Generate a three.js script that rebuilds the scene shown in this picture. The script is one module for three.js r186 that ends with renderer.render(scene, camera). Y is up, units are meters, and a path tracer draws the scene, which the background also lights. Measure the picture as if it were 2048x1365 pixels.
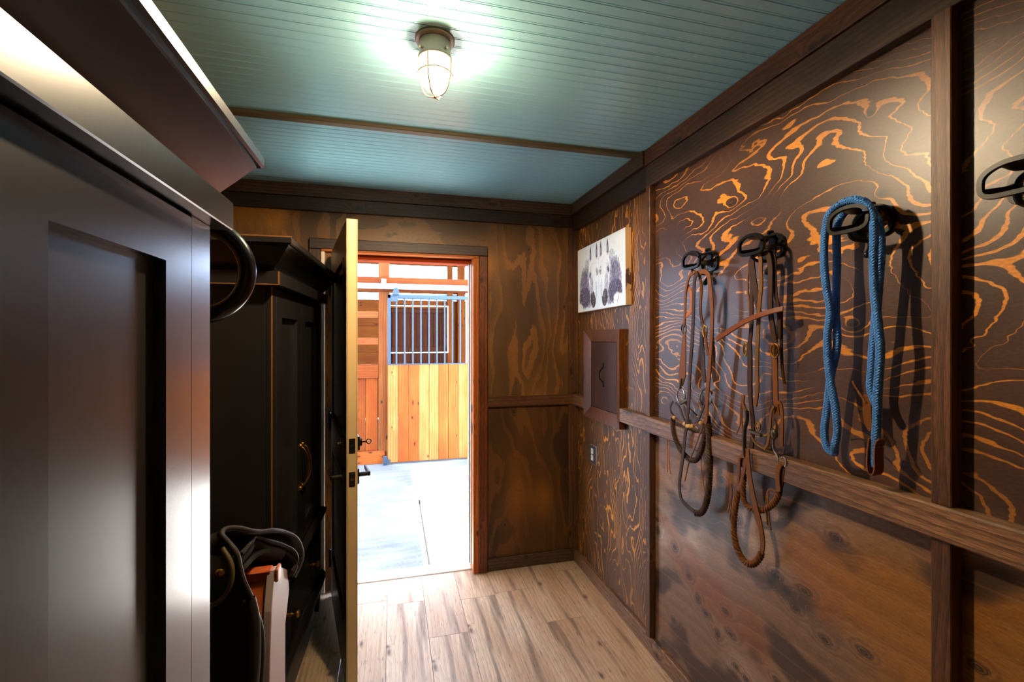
import * as THREE from 'three';
import { mergeGeometries } from 'three/addons/utils/BufferGeometryUtils.js';
import { RoundedBoxGeometry } from 'three/addons/geometries/RoundedBoxGeometry.js';

// ---------------------------------------------------------------- camera, sky, sun, exposure
// Room frame: x to the right, y up from the floor, depth d into the room = -z. The lens stands at x = 0, d = 0.
const scene = new THREE.Scene();
const camera = new THREE.PerspectiveCamera(2 * Math.atan(682.5 / 920) * 180 / Math.PI, 2048 / 1365, 0.05, 80);
camera.position.set(0, 1.525, 0);
camera.rotation.y = -Math.atan(239 / 920);
camera.setViewOffset(2048, 1365, 0, 5.5, 2048, 1365);
scene.background = new THREE.Color().setRGB(0.64, 0.88, 1.24);
scene.backgroundIntensity = 18;
const renderer = new THREE.WebGLRenderer({ antialias: true });
renderer.toneMapping = THREE.LinearToneMapping;
renderer.toneMappingExposure = 1.38;
renderer.shadowMap.enabled = true;
const sun = new THREE.DirectionalLight(new THREE.Color().setRGB(1.0, 0.95, 0.88), 220);
sun.position.set(-2.7, 13, -4.65);
sun.target.position.set(0.6, 0, -4.6);
sun.castShadow = true; sun.shadow.radius = 4;
Object.assign(sun.shadow.camera, { left: -9, right: 9, top: 9, bottom: -9, near: 0.5, far: 40 });
sun.shadow.mapSize.set(2048, 2048);
scene.add(sun, sun.target);

// ---------------------------------------------------------------- helpers
function rng(seed) { let a = seed >>> 0; return () => { a = (a + 0x6D2B79F5) | 0; let t = Math.imul(a ^ (a >>> 15), 1 | a); t = (t + Math.imul(t ^ (t >>> 7), 61 | t)) ^ t; return ((t ^ (t >>> 14)) >>> 0) / 4294967296; }; }
const R0 = rng(7);
const PERM = new Uint8Array(512); { const p = [...Array(256).keys()]; for (let i = 255; i > 0; i--) { const j = Math.floor(R0() * (i + 1)); [p[i], p[j]] = [p[j], p[i]]; } for (let i = 0; i < 512; i++) PERM[i] = p[i & 255]; }
const GX = new Float32Array(256), GY = new Float32Array(256); for (let i = 0; i < 256; i++) { const a = R0() * Math.PI * 2; GX[i] = Math.cos(a); GY[i] = Math.sin(a); }
function noise(x, y) {          // gradient noise, about -0.7 .. 0.7
  const xi = Math.floor(x), yi = Math.floor(y), fx = x - xi, fy = y - yi, X = xi & 255, Y = yi & 255;
  const u = fx * fx * fx * (fx * (fx * 6 - 15) + 10), v = fy * fy * fy * (fy * (fy * 6 - 15) + 10);
  const a = PERM[PERM[X] + Y], b = PERM[PERM[(X + 1) & 255] + Y], c = PERM[PERM[X] + ((Y + 1) & 255)], d = PERM[PERM[(X + 1) & 255] + ((Y + 1) & 255)];
  const n0 = GX[a] * fx + GY[a] * fy, n1 = GX[b] * (fx - 1) + GY[b] * fy, n2 = GX[c] * fx + GY[c] * (fy - 1), n3 = GX[d] * (fx - 1) + GY[d] * (fy - 1);
  return n0 + u * (n1 - n0) + v * (n2 - n0 + u * (n0 - n1 - n2 + n3));
}
function fbm(x, y, o) { let s = 0, a = 1; for (let i = 0; i < o; i++) { s += a * noise(x + i * 17.3, y + i * 9.1); x *= 2.03; y *= 2.03; a *= 0.5; } return s; }
const clamp = (x, a = 0, b = 1) => x < a ? a : x > b ? b : x;
const sstep = (a, b, x) => { const t = clamp((x - a) / (b - a)); return t * t * (3 - 2 * t); };
const mix3 = (o, c, t) => { o[0] += (c[0] - o[0]) * t; o[1] += (c[1] - o[1]) * t; o[2] += (c[2] - o[2]) * t; };
function texture(w, h, fn, srgb = true) {      // fn(u, v, out) with u, v in 0..1, out in 0..255
  const d = new Uint8Array(w * h * 4), o = [0, 0, 0];
  for (let j = 0; j < h; j++) for (let i = 0; i < w; i++) {
    fn((i + 0.5) / w, (j + 0.5) / h, o); const k = (j * w + i) * 4;
    d[k] = clamp(o[0], 0, 255); d[k + 1] = clamp(o[1], 0, 255); d[k + 2] = clamp(o[2], 0, 255); d[k + 3] = 255;
  }
  const t = new THREE.DataTexture(d, w, h, THREE.RGBAFormat);
  t.wrapS = t.wrapT = THREE.MirroredRepeatWrapping; t.magFilter = THREE.LinearFilter; t.minFilter = THREE.LinearMipmapLinearFilter; t.generateMipmaps = true;
  if (srgb) t.colorSpace = THREE.SRGBColorSpace; t.needsUpdate = true; return t;
}
const col = (r, g, b) => new THREE.Color(`rgb(${r},${g},${b})`);
function mat(color, roughness, extra = {}) { return new THREE.MeshPhysicalMaterial({ color, roughness, ...extra }); }
function woodMat(tex, size, roughness, extra = {}) { const m = mat(new THREE.Color(1, 1, 1), roughness, { map: tex, ...extra }); m.userData = { size }; return m; }
function tinted(m, r, g, b, rough) { const k = m.clone(); k.color = col(r, g, b); if (rough !== undefined) k.roughness = rough; k.userData = m.userData; return k; }

// ---------------------------------------------------------------- naming
const used = new Map();
function numbered(n) { const k = used.get(n) ?? 0; used.set(n, k + 1); return k ? n + '_' + String(k).padStart(3, '0') : n; }
function tag(o, label, category, group, kind) { o.userData = { ...o.userData, label, category }; if (group) o.userData.group = group; if (kind) o.userData.kind = kind; return o; }
function thing(name, label, category, pos = [0, 0, 0], group) { const g = new THREE.Group(); g.name = numbered(name); g.position.set(...pos); scene.add(g); return tag(g, label, category, group); }
function structure(name, label, category) { const g = new THREE.Group(); g.name = name; scene.add(g); g.userData = { kind: 'structure', label, category }; return g; }
function part(name, geo, m, parent, label) { const o = new THREE.Mesh(geo, m); o.name = numbered(name); o.castShadow = o.receiveShadow = true; parent.add(o); if (label) o.userData.label = label; return o; }
const sub = (name, parent) => { const g = new THREE.Group(); g.name = numbered(name); parent.add(g); return g; };

// ---------------------------------------------------------------- geometry
let seedUV = rng(991);
function chamferBox(w, h, d, c = 0.002, opt = {}) {      // box with chamfered edges; uv in metres / size, u along the grain axis
  const X = w / 2, Y = h / 2, Z = d / 2; c = Math.min(c, X * 0.8, Y * 0.8, Z * 0.8);
  const P = [], N = [], U = [], size = opt.size ?? [1, 1], grain = opt.grain ?? (w >= h && w >= d ? 'x' : h >= d ? 'y' : 'z');
  const ou = opt.offset ? opt.offset[0] : seedUV() * size[0], ov = opt.offset ? opt.offset[1] : seedUV() * size[1];
  const ax = { x: 0, y: 1, z: 2 }[grain];
  const face = (pts) => {
    const a = pts[0], b = pts[1], e = pts[2];
    const n = new THREE.Vector3(b[0] - a[0], b[1] - a[1], b[2] - a[2]).cross(new THREE.Vector3(e[0] - a[0], e[1] - a[1], e[2] - a[2])).normalize();
    const m = [(a[0] + b[0] + e[0]), (a[1] + b[1] + e[1]), (a[2] + b[2] + e[2])];
    let q = pts; if (n.x * m[0] + n.y * m[1] + n.z * m[2] < 0) { q = [...pts].reverse(); n.negate(); }
    const na = [Math.abs(n.x), Math.abs(n.y), Math.abs(n.z)], dom = na.indexOf(Math.max(...na));
    const others = [0, 1, 2].filter((k) => k !== dom);
    const ua = others.includes(ax) ? ax : others[0], va = others.find((k) => k !== ua);
    for (let i = 1; i + 1 < q.length; i++) for (const v of [q[0], q[i], q[i + 1]]) { P.push(...v); N.push(n.x, n.y, n.z); U.push((v[ua] + ou) / size[0], (v[va] + ov) / size[1]); }
  };
  const S = [-1, 1];
  for (const s of S) {
    face([[s * X, -Y + c, -Z + c], [s * X, Y - c, -Z + c], [s * X, Y - c, Z - c], [s * X, -Y + c, Z - c]]);
    face([[-X + c, s * Y, -Z + c], [X - c, s * Y, -Z + c], [X - c, s * Y, Z - c], [-X + c, s * Y, Z - c]]);
    face([[-X + c, -Y + c, s * Z], [X - c, -Y + c, s * Z], [X - c, Y - c, s * Z], [-X + c, Y - c, s * Z]]);
    for (const t of S) {
      face([[s * X, t * (Y - c), -Z + c], [s * (X - c), t * Y, -Z + c], [s * (X - c), t * Y, Z - c], [s * X, t * (Y - c), Z - c]]);
      face([[s * X, -Y + c, t * (Z - c)], [s * (X - c), -Y + c, t * Z], [s * (X - c), Y - c, t * Z], [s * X, Y - c, t * (Z - c)]]);
      face([[-X + c, s * Y, t * (Z - c)], [-X + c, s * (Y - c), t * Z], [X - c, s * (Y - c), t * Z], [X - c, s * Y, t * (Z - c)]]);
      for (const r of S) face([[s * X, t * (Y - c), r * (Z - c)], [s * (X - c), t * Y, r * (Z - c)], [s * (X - c), t * (Y - c), r * Z]]);
    }
  }
  return geom(P, N, U);
}
function geom(P, N, U) { const g = new THREE.BufferGeometry(); g.setAttribute('position', new THREE.Float32BufferAttribute(P, 3)); if (N) g.setAttribute('normal', new THREE.Float32BufferAttribute(N, 3)); g.setAttribute('uv', new THREE.Float32BufferAttribute(U, 2)); if (!N) g.computeVertexNormals(); return g; }
// board in room coordinates: x range, y range, depth range
function board(name, parent, x, y, d, m, opt = {}) {
  const g = chamferBox(Math.abs(x[1] - x[0]), Math.abs(y[1] - y[0]), Math.abs(d[1] - d[0]), opt.c ?? 0.002, { size: m.userData.size ?? [1, 1], grain: opt.grain, offset: opt.offset });
  const o = part(name, g, m, parent, opt.label); o.position.set((x[0] + x[1]) / 2, (y[0] + y[1]) / 2, -(d[0] + d[1]) / 2); return o;
}
function boxAt(x, y, d, c = 0.0015, m) { return chamferBox(Math.abs(x[1] - x[0]), Math.abs(y[1] - y[0]), Math.abs(d[1] - d[0]), c, { size: m?.userData?.size ?? [1, 1] }).translate((x[0] + x[1]) / 2, (y[0] + y[1]) / 2, -(d[0] + d[1]) / 2); }
const merge = (l) => mergeGeometries(l.map((g) => { const q = g.index ? g.toNonIndexed() : g; for (const k of Object.keys(q.attributes)) if (!['position', 'normal', 'uv'].includes(k)) q.deleteAttribute(k); return q; }));
// smooth curve through points
const curve = (pts, closed = false) => new THREE.CatmullRomCurve3(pts, closed, 'centripetal');
function tube(pts, r, seg = 40, rad = 8, closed = false) { return new THREE.TubeGeometry(curve(pts, closed), seg, r, rad, closed); }
// flat strap swept along points: its broad side turned towards `out`
function strap(pts, width, thick, out, seg, opt = {}) {
  const c = curve(pts), n = seg ?? Math.max(10, Math.round(c.getLength() / 0.008)), P = [], U = [], I = [], L = c.getLength();
  const prof = [[-0.5, -0.35], [-0.42, -0.5], [0.42, -0.5], [0.5, -0.35], [0.5, 0.35], [0.42, 0.5], [-0.42, 0.5], [-0.5, 0.35]], k = prof.length;
  for (let i = 0; i <= n; i++) {
    const t = i / n, p = c.getPointAt(t), T = c.getTangentAt(t), o = typeof out === 'function' ? out(t, p) : out;
    const Nn = o.clone().addScaledVector(T, -o.dot(T)).normalize(), B = new THREE.Vector3().crossVectors(T, Nn);
    if (opt.twist) { const a = opt.twist(t); const q = new THREE.Quaternion().setFromAxisAngle(T, a); Nn.applyQuaternion(q); B.applyQuaternion(q); }
    const w = typeof width === 'function' ? width(t) : width;
    for (let j = 0; j < k; j++) { const v = p.clone().addScaledVector(B, prof[j][0] * w).addScaledVector(Nn, prof[j][1] * thick); P.push(v.x, v.y, v.z); U.push(t * L / 0.1, j / k); }
  }
  for (let i = 0; i < n; i++) for (let j = 0; j < k; j++) { const a = i * k + j, b = i * k + (j + 1) % k, e = a + k, f = b + k; I.push(a, b, e, b, f, e); }
  for (const s of [0, n]) for (let j = 1; j + 1 < k; j++) I.push(s * k, s * k + (s ? j + 1 : j), s * k + (s ? j : j + 1));
  const g = geom(P, null, U); g.setIndex(I); const q = g.toNonIndexed(); q.computeVertexNormals(); return flipIfInside(q);
}
function flipIfInside(g) {            // make outward winding from the signed volume
  const p = g.attributes.position; let v = 0; const a = new THREE.Vector3(), b = new THREE.Vector3(), c = new THREE.Vector3();
  for (let i = 0; i < p.count; i += 3) { a.fromBufferAttribute(p, i); b.fromBufferAttribute(p, i + 1); c.fromBufferAttribute(p, i + 2); v += a.dot(b.cross(c)); }
  if (v < 0) { for (const k of Object.keys(g.attributes)) { const t = g.attributes[k]; for (let i = 0; i < t.count; i += 3) for (let q = 0; q < t.itemSize; q++) { const s = t.array[(i + 1) * t.itemSize + q]; t.array[(i + 1) * t.itemSize + q] = t.array[(i + 2) * t.itemSize + q]; t.array[(i + 2) * t.itemSize + q] = s; } } g.computeVertexNormals(); }
  return g;
}
// three strands plaited round a curve
function braid(pts, r, pitch = 0.03) {
  const c = curve(pts), L = c.getLength(), n = Math.max(24, Math.round(L / 0.0035)), list = [];
  for (let s = 0; s < 3; s++) {
    const q = [];
    for (let i = 0; i <= n; i++) {
      const t = i / n, p = c.getPointAt(t), T = c.getTangentAt(t), Nn = new THREE.Vector3(-1, 0, 0).addScaledVector(T, T.x).normalize(), B = new THREE.Vector3().crossVectors(T, Nn);
      const a = 2 * Math.PI * (t * L / pitch + s / 3);
      q.push(p.clone().addScaledVector(B, Math.cos(a) * r * 0.62).addScaledVector(Nn, Math.sin(a) * r * 0.5));
    }
    list.push(new THREE.TubeGeometry(new THREE.CatmullRomCurve3(q), n * 2, r * 0.5, 6));
  }
  return merge(list);
}
function ring(center, r, t, normal = new THREE.Vector3(1, 0, 0), sy = 1, seg = 40) { const g = new THREE.TorusGeometry(r, t, 8, seg); g.scale(1, sy, 1); const q = new THREE.Quaternion().setFromUnitVectors(new THREE.Vector3(0, 0, 1), normal.clone().normalize()); g.applyQuaternion(q); g.translate(center.x, center.y, center.z); return g; }
const ball = (p, r, s = 16) => new THREE.SphereGeometry(r, s, Math.round(s * 0.7)).translate(p.x, p.y, p.z);
function lathe(prof, seg = 32) { return new THREE.LatheGeometry(prof.map(([r, y]) => new THREE.Vector2(r, y)), seg); }

// ---------------------------------------------------------------- procedural surfaces
// rotary-cut fir plywood: contour lines of a slow field, pale early wood between dark stained late wood
function plywood(w, h, sx, sy, o) {
  const c = [0, 0, 0], s = o.seed;
  return texture(w, h, (u, v, out) => {
    const x = u * sx, y = v * sy;
    const wob = 0.018 * noise(x * 9 + s, y * 16) + 0.007 * noise(x * 30, y * 55 + s);
    let Rf = o.amp * fbm(x * o.fx + s, (y + wob) * o.fy + s * 0.7, 3) + o.slope * y + (o.slopeL ?? 0) * (1 - sstep(0.1, 0.85, x)) * (y - 0.48) * Math.exp(-(y - 0.48) * (y - 0.48) * 9) + 0.10 * noise(x * 26, y * 120 + s);
    let knot = 0;
    for (const k of o.knots ?? []) { const dx = (x - k[0]) / k[2], dy = (y - k[1]) / k[3], q = dx * dx + dy * dy; if (q < 9) { Rf += k[4] * Math.exp(-q); knot = Math.max(knot, k[5] * Math.exp(-q * 3.2)); } }
    const p = Rf - Math.floor(Rf), wd = o.width + o.vary * noise(x * 3 + 5, y * 7 + s);
    let line = sstep(0.0, 0.05, p) * (1 - sstep(wd, wd + 0.05, p));
    const fade = clamp(0.85 + 0.8 * noise(x * 2.2 + 40, y * 4.5 + s));
    const pore = noise(x * 55, y * 420 + s), patch = fbm(x * 1.4 + 70, y * 2.2 + s, 2);
    c[0] = o.dark[0]; c[1] = o.dark[1]; c[2] = o.dark[2];
    mix3(c, o.mid, clamp(0.35 + 0.75 * patch + 0.25 * p));
    if (o.gold) mix3(c, o.gold, clamp(sstep(0.15, 0.6, patch) * 0.8));
    mix3(c, o.light, line * fade * o.str);
    mix3(c, [22, 15, 12], knot);
    const g = 1 + 0.16 * pore + 0.10 * noise(x * 140, y * 160);
    out[0] = c[0] * g; out[1] = c[1] * g; out[2] = c[2] * g;
  });
}
const PLY_BIG = woodMat(plywood(2048, 1840, 1.30, 1.17, { seed: 3.4, amp: 7.2, fx: 1.3, fy: 3.3, slope: 13, slopeL: 46, width: 0.14, vary: 0.36, dark: [60, 42, 36], mid: [88, 61, 48], light: [224, 142, 46], str: 0.95,
  knots: [[0.33, 0.70, 0.035, 0.022, 1.6, 0.9], [0.56, 0.93, 0.03, 0.02, 1.4, 0.8], [1.10, 0.80, 0.03, 0.02, 1.2, 1], [1.02, 0.46, 0.035, 0.025, 1.6, 0.9], [0.78, 0.70, 0.16, 0.06, 2.2, 0], [1.07, 1.02, 0.02, 0.016, 0.8, 1]] }), [1.30, 1.17], 0.36);
const PLY_TALL = woodMat(plywood(2048, 900, 2.36, 1.0, { seed: 11.2, amp: 7.0, fx: 1.3, fy: 4.6, slope: 26, width: 0.17, vary: 0.3, dark: [64, 41, 22], mid: [106, 67, 32], light: [226, 144, 36], str: 0.95, knots: [[0.6, 0.3, 0.04, 0.02, 1.4, 0.5], [1.5, 0.6, 0.04, 0.02, 1.6, 0.5]] }), [2.36, 1.0], 0.52);
const kn = rng(55), lowKnots = []; for (let i = 0; i < 38; i++) lowKnots.push([0.02 + kn() * 1.26, 0.03 + kn() * 0.95, 0.017 + kn() * 0.014, 0.012 + kn() * 0.010, 1.5 + kn() * 1.5, 0.85]);
// knotty face veneer: soft flowing grain round many knots, blotched with old stain
function knotty(w, h, sx, sy, o) {
  const c = [0, 0, 0], s = o.seed;
  return texture(w, h, (u, v, out) => {
    const x = u * sx, y = v * sy; let f = o.lines * (y + 0.07 * fbm(x * 1.1 + s, y * 2.4, 3)), core = 0, halo = 0;
    for (const k of o.knots) { const dx = (x - k[0]) / k[2], dy = (y - k[1]) / k[3], q = dx * dx + dy * dy; if (q < 16) { const e = Math.exp(-q * 0.35); f += 2.6 * e; halo = Math.max(halo, e); core = Math.max(core, sstep(1.3, 0.5, Math.sqrt(q) + 0.5 * noise(x * 60, y * 60)) * (0.55 + 0.45 * Math.sin(q * 14))); } }
    const p = f - Math.floor(f), grain = 0.5 + 0.5 * Math.sin(p * 6.283), pa = fbm(x * 1.7 + s, y * 2.0, 3), pb = fbm(x * 2.3 + 60, y * 3.4 + s, 3), pc = fbm(x * 3.1 + 120, y * 5 + s, 3), pore = noise(x * 34, y * 420 + s);
    c[0] = 126; c[1] = 97; c[2] = 76;
    mix3(c, [172, 146, 126], sstep(-0.1, 0.45, pa)); mix3(c, [128, 74, 44], sstep(0.05, 0.5, pb) * 0.8); mix3(c, [162, 102, 30], sstep(0.12, 0.55, fbm(x * 1.2 + 200, y * 1.8 + s, 2) + o.warm * (x - 0.5)) * 0.75); mix3(c, [50, 36, 31], sstep(0.08, 0.4, pc) * 0.8);
    mix3(c, [70, 48, 38], grain * (0.16 + 0.3 * halo)); mix3(c, [160, 116, 82], sstep(0.86, 0.97, p) * 0.35); mix3(c, [34, 24, 20], core * 0.85);
    const g = 1 + 0.22 * pore + 0.08 * noise(x * 150, y * 170); out[0] = c[0] * g; out[1] = c[1] * g; out[2] = c[2] * g;
  });
}
const PLY_LOW = woodMat(knotty(2048, 1640, 1.30, 1.04, { seed: 23.7, lines: 16, warm: 0.35, knots: lowKnots }), [1.30, 1.04], 0.31);
const bk = rng(81), backKnots = []; for (let i = 0; i < 22; i++) backKnots.push([bk() * 2.3, bk() * 1.7, 0.014 + bk() * 0.012, 0.010 + bk() * 0.008, 1.2 + bk(), 0.8]);
const PLY_BACK = woodMat(plywood(1536, 1100, 2.36, 1.7, { seed: 41.3, amp: 2.6, fx: 0.9, fy: 3.4, slope: 5, width: 0.35, vary: 0.3, dark: [62, 42, 23], mid: [142, 94, 40], gold: [212, 136, 36], light: [172, 112, 44], str: 0.5, knots: backKnots }), [2.36, 1.7], 0.45);
function boardTex(w, h, sx, sy, o) {
  const c = [0, 0, 0], r = rng(o.seed * 100 + 3), knots = []; for (let i = 0; i < o.knots; i++) knots.push([r() * sx, r() * sy, 0.010 + r() * 0.014, 0.006 + r() * 0.006]);
  return texture(w, h, (u, v, out) => {
    const x = u * sx, y = v * sy; let f = 34 * (y + 0.02 * fbm(x * 1.6 + o.seed, y * 5, 2)), kd = 0;
    for (const k of knots) { const dx = (x - k[0]) / (k[2] * 2.4), dy = (y - k[1]) / (k[3] * 2.0), q = dx * dx + dy * dy; if (q < 9) { f += 1.6 * Math.exp(-q * 0.7); kd = Math.max(kd, Math.exp(-q * 4)); } }
    const p = f * o.rings - Math.floor(f * o.rings), g1 = p * p, pore = noise(x * 26, y * 520), patch = fbm(x * 2.2 + o.seed, y * 7, 3);
    c[0] = o.a[0]; c[1] = o.a[1]; c[2] = o.a[2];
    mix3(c, o.b, clamp(0.5 + patch * 0.9)); mix3(c, o.c, g1 * o.str); mix3(c, [30, 19, 12], kd * o.kd);
    const g = 1 + o.pore * pore + 0.06 * noise(x * 200, y * 300);
    out[0] = c[0] * g; out[1] = c[1] * g; out[2] = c[2] * g;
  });
}
const T_TRIM = boardTex(2048, 512, 2.4, 0.5, { seed: 5, rings: 1.5, a: [56, 39, 27], b: [100, 70, 47], c: [40, 27, 18], str: 0.75, knots: 12, kd: 0.85, pore: 0.5 });
const TRIM = woodMat(T_TRIM, [2.4, 0.5], 0.5), TRIM_DARK = tinted(TRIM, 196, 180, 170, 0.5), T_RAIL = boardTex(2048, 512, 2.4, 0.5, { seed: 6, rings: 1.4, a: [104, 73, 50], b: [152, 110, 76], c: [70, 47, 32], str: 0.7, knots: 12, kd: 0.85, pore: 0.55 }), RAIL = woodMat(T_RAIL, [2.4, 0.5], 0.44), TRIM_WARM = tinted(RAIL, 196, 172, 138, 0.5);
const ACCESS = tinted(RAIL, 138, 112, 112, 0.34), FRAME = tinted(RAIL, 206, 164, 104, 0.42);
const T_PINE = boardTex(1536, 512, 2.4, 0.6, { seed: 9, rings: 1.0, a: [212, 152, 84], b: [186, 116, 56], c: [150, 84, 36], str: 0.55, knots: 14, kd: 0.8, pore: 0.16 });
const PINE = woodMat(T_PINE, [2.4, 0.6], 0.85, { specularIntensity: 0.3 }), PINE_PALE = tinted(PINE, 190, 172, 150), PINE_RED = tinted(PINE, 124, 84, 34), PINE_AMBER = tinted(PINE, 118, 90, 18), PINE_BROWN = tinted(PINE, 74, 52, 32), PINE_GREY = tinted(PINE, 134, 106, 88);
const PINE_SET = [tinted(PINE, 184, 160, 150), tinted(PINE, 172, 128, 98), tinted(PINE, 192, 168, 160), tinted(PINE, 164, 112, 76)];
// plank floor: five planks side by side in one sheet, each with its own grain
const FLOOR_ROWS = 5, FLOOR_W = 0.2065;
const fk = rng(17), floorKnots = []; for (let i = 0; i < 24; i++) floorKnots.push([fk() * 2.4, fk() * FLOOR_ROWS * FLOOR_W, 0.010 + fk() * 0.012, 0.008 + fk() * 0.008]);
const T_FLOOR = texture(2048, 1040, (u, v, out) => {
  const x = u * 2.4, y = v * FLOOR_ROWS * FLOOR_W, row = Math.floor(v * FLOOR_ROWS); let f = 46 * (y + 0.026 * fbm(x * 1.3 + row * 7.7, y * 5, 2)), kd = 0;
  for (const k of floorKnots) { if (Math.floor(k[1] / FLOOR_W) !== row) continue; const dx = (x - k[0]) / (k[2] * 2.2), dy = (y - k[1]) / (k[3] * 1.6), q = dx * dx + dy * dy; if (q < 9) { f += 1.6 * Math.exp(-q * 0.9); kd = Math.max(kd, Math.exp(-q * 4)); } }
  const p = f - Math.floor(f), streak = sstep(0.12, 0.55, fbm(x * 1.1 + row * 31, y * 16 + row * 3, 3)), pore = noise(x * 22, y * 380) + 0.6 * noise(x * 9 + 31, y * 150), nick = sstep(0.34, 0.5, noise(x * 14 + row * 9, y * 210)), saw = sstep(0.3, 0.6, noise(x * 60 + y * 40, y * 3)) * sstep(0.1, 0.4, noise(x * 1.3 + row * 11, 7.7));
  const tone = [[0, 0, 0], [-10, -10, -8], [6, 4, 2], [-4, -6, -8], [8, 8, 8]][row], c = [212 + tone[0], 184 + tone[1], 156 + tone[2]];
  mix3(c, [186, 150, 120], clamp(0.35 + 0.8 * fbm(x * 1.7, y * 9 + row * 5, 2))); mix3(c, [142, 110, 88], p * p * 0.3); mix3(c, [92, 72, 60], streak * 0.56 * (0.55 + 0.9 * clamp(pore + 0.4))); mix3(c, [222, 190, 156], saw * 0.4); mix3(c, [84, 64, 54], nick * 0.5); mix3(c, [70, 50, 40], kd * 0.8);
  const g = 1 + 0.14 * pore; out[0] = c[0] * g; out[1] = c[1] * g; out[2] = c[2] * g;
});
const FLOOR = woodMat(T_FLOOR, [2.4, FLOOR_ROWS * FLOOR_W], 0.30);
const T_CONC = texture(1024, 1024, (u, v, out) => {
  const x = u * 2.5, y = v * 2.5, a = fbm(x * 1.6, y * 1.6 + 9, 4), b = noise(x * 60, y * 60), sw = noise(x * 4 + 0.6 * noise(x * 3, y * 3), y * 22 + 1.2 * noise(x * 2, y * 2 + 7));
  const g = 100 + 28 * a + 12 * b + 14 * sw; out[0] = g; out[1] = g; out[2] = g * 0.99;
});
const CONCRETE = woodMat(T_CONC, [2.5, 2.5], 0.75);
const BLACK = mat(col(36, 33, 33), 0.27, { clearcoat: 0.4, clearcoatRoughness: 0.22 }), BLACK_PANEL = mat(col(36, 33, 33), 0.3, { clearcoat: 0.3, clearcoatRoughness: 0.26 }), BLACK_EDGE = mat(col(128, 82, 38), 0.4);
const IRON = mat(col(14, 14, 15), 0.3, { metalness: 0.3 }), BRASS = mat(col(176, 128, 52), 0.28, { metalness: 1 }), STEEL = mat(col(190, 186, 182), 0.25, { metalness: 1 }), BRONZE = mat(col(38, 30, 26), 0.36, { metalness: 0.6 }), OLD_STEEL = mat(col(92, 84, 72), 0.35, { metalness: 0.9 });
const CEIL = mat(col(164, 219, 230), 0.22), CEIL_TRIM = mat(col(96, 82, 54), 0.5);
const DOOR_EDGE = mat(col(214, 180, 124), 0.55), DOOR_BLACK = mat(col(56, 49, 42), 0.34, { clearcoat: 0.2, clearcoatRoughness: 0.3 }), JAMB = mat(col(232, 212, 186), 0.55);
const T_LEATHER = texture(256, 256, (u, v, out) => { const g = 128 + 60 * fbm(u * 26, v * 26, 3); out[0] = out[1] = out[2] = g; }, false);
T_LEATHER.wrapS = T_LEATHER.wrapT = THREE.RepeatWrapping;
const leather = (r, g, b, rough = 0.45) => mat(col(r, g, b), rough, { bumpMap: T_LEATHER, bumpScale: 0.0004, specularIntensity: 0.6 });
const L_BROWN = leather(112, 64, 20, 0.55), L_DARK = leather(58, 35, 15, 0.52), L_TAN = leather(164, 92, 30, 0.5), L_BLACK = leather(28, 25, 22, 0.42), L_PLUM = leather(34, 24, 26, 0.6), L_OLIVE = leather(108, 72, 26, 0.5), RAWHIDE = mat(col(206, 164, 102), 0.6);

// ---------------------------------------------------------------- room shell
const H = 2.44, WP = 1.225, BP = 2.965, LEFT = -0.97, REAR = -1.35;       // ceiling height, plywood faces of right and back wall, left wall, wall behind the lens
const DL = -0.392, DR = 0.505, DH = 2.045;                                 // clear doorway
// floor planks run away from the lens; joints where the photograph has them
const floorG = structure('floor', 'light tan plank floor with dark knots and streaks', 'floor');
board('subfloor', floorG, [LEFT - 0.1, WP + 0.1], [-0.12, -0.014], [REAR - 0.1, 3.0], TRIM_DARK);
{
  const seams = [-1.062, -0.856, -0.649, -0.443, -0.236, -0.030, 0.179, 0.385, 0.590, 0.797, 1.010, WP], joint = [0.9, 1.6, 2.1, 2.375, 1.55, 2.716, 2.369, 1.45, 2.689, 2.341, 1.62];
  const r = rng(4);
  for (let i = 0; i < seams.length - 1; i++) {
    const x0 = Math.max(seams[i], LEFT) + 0.0006, x1 = seams[i + 1] - 0.0006; let cuts = [REAR, 2.997];
    for (let k = -4; k < 5; k++) { const q = joint[i] + k * 1.22; if (q > REAR + 0.05 && q < 2.95) cuts.push(q); }
    cuts.sort((a, b) => a - b);
    for (let k = 0; k + 1 < cuts.length; k++) {
      const row = Math.floor(r() * 5);
      board('floor_plank', floorG, [x0, x1], [-0.014, (r() - 0.5) * 0.0004], [cuts[k] + 0.0006, cuts[k + 1] - 0.0006], FLOOR, { c: 0.0012, grain: 'z', offset: [r() * 1.1 + 0.6, (row + 0.5) * FLOOR_W] });
    }
  }
}
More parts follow.
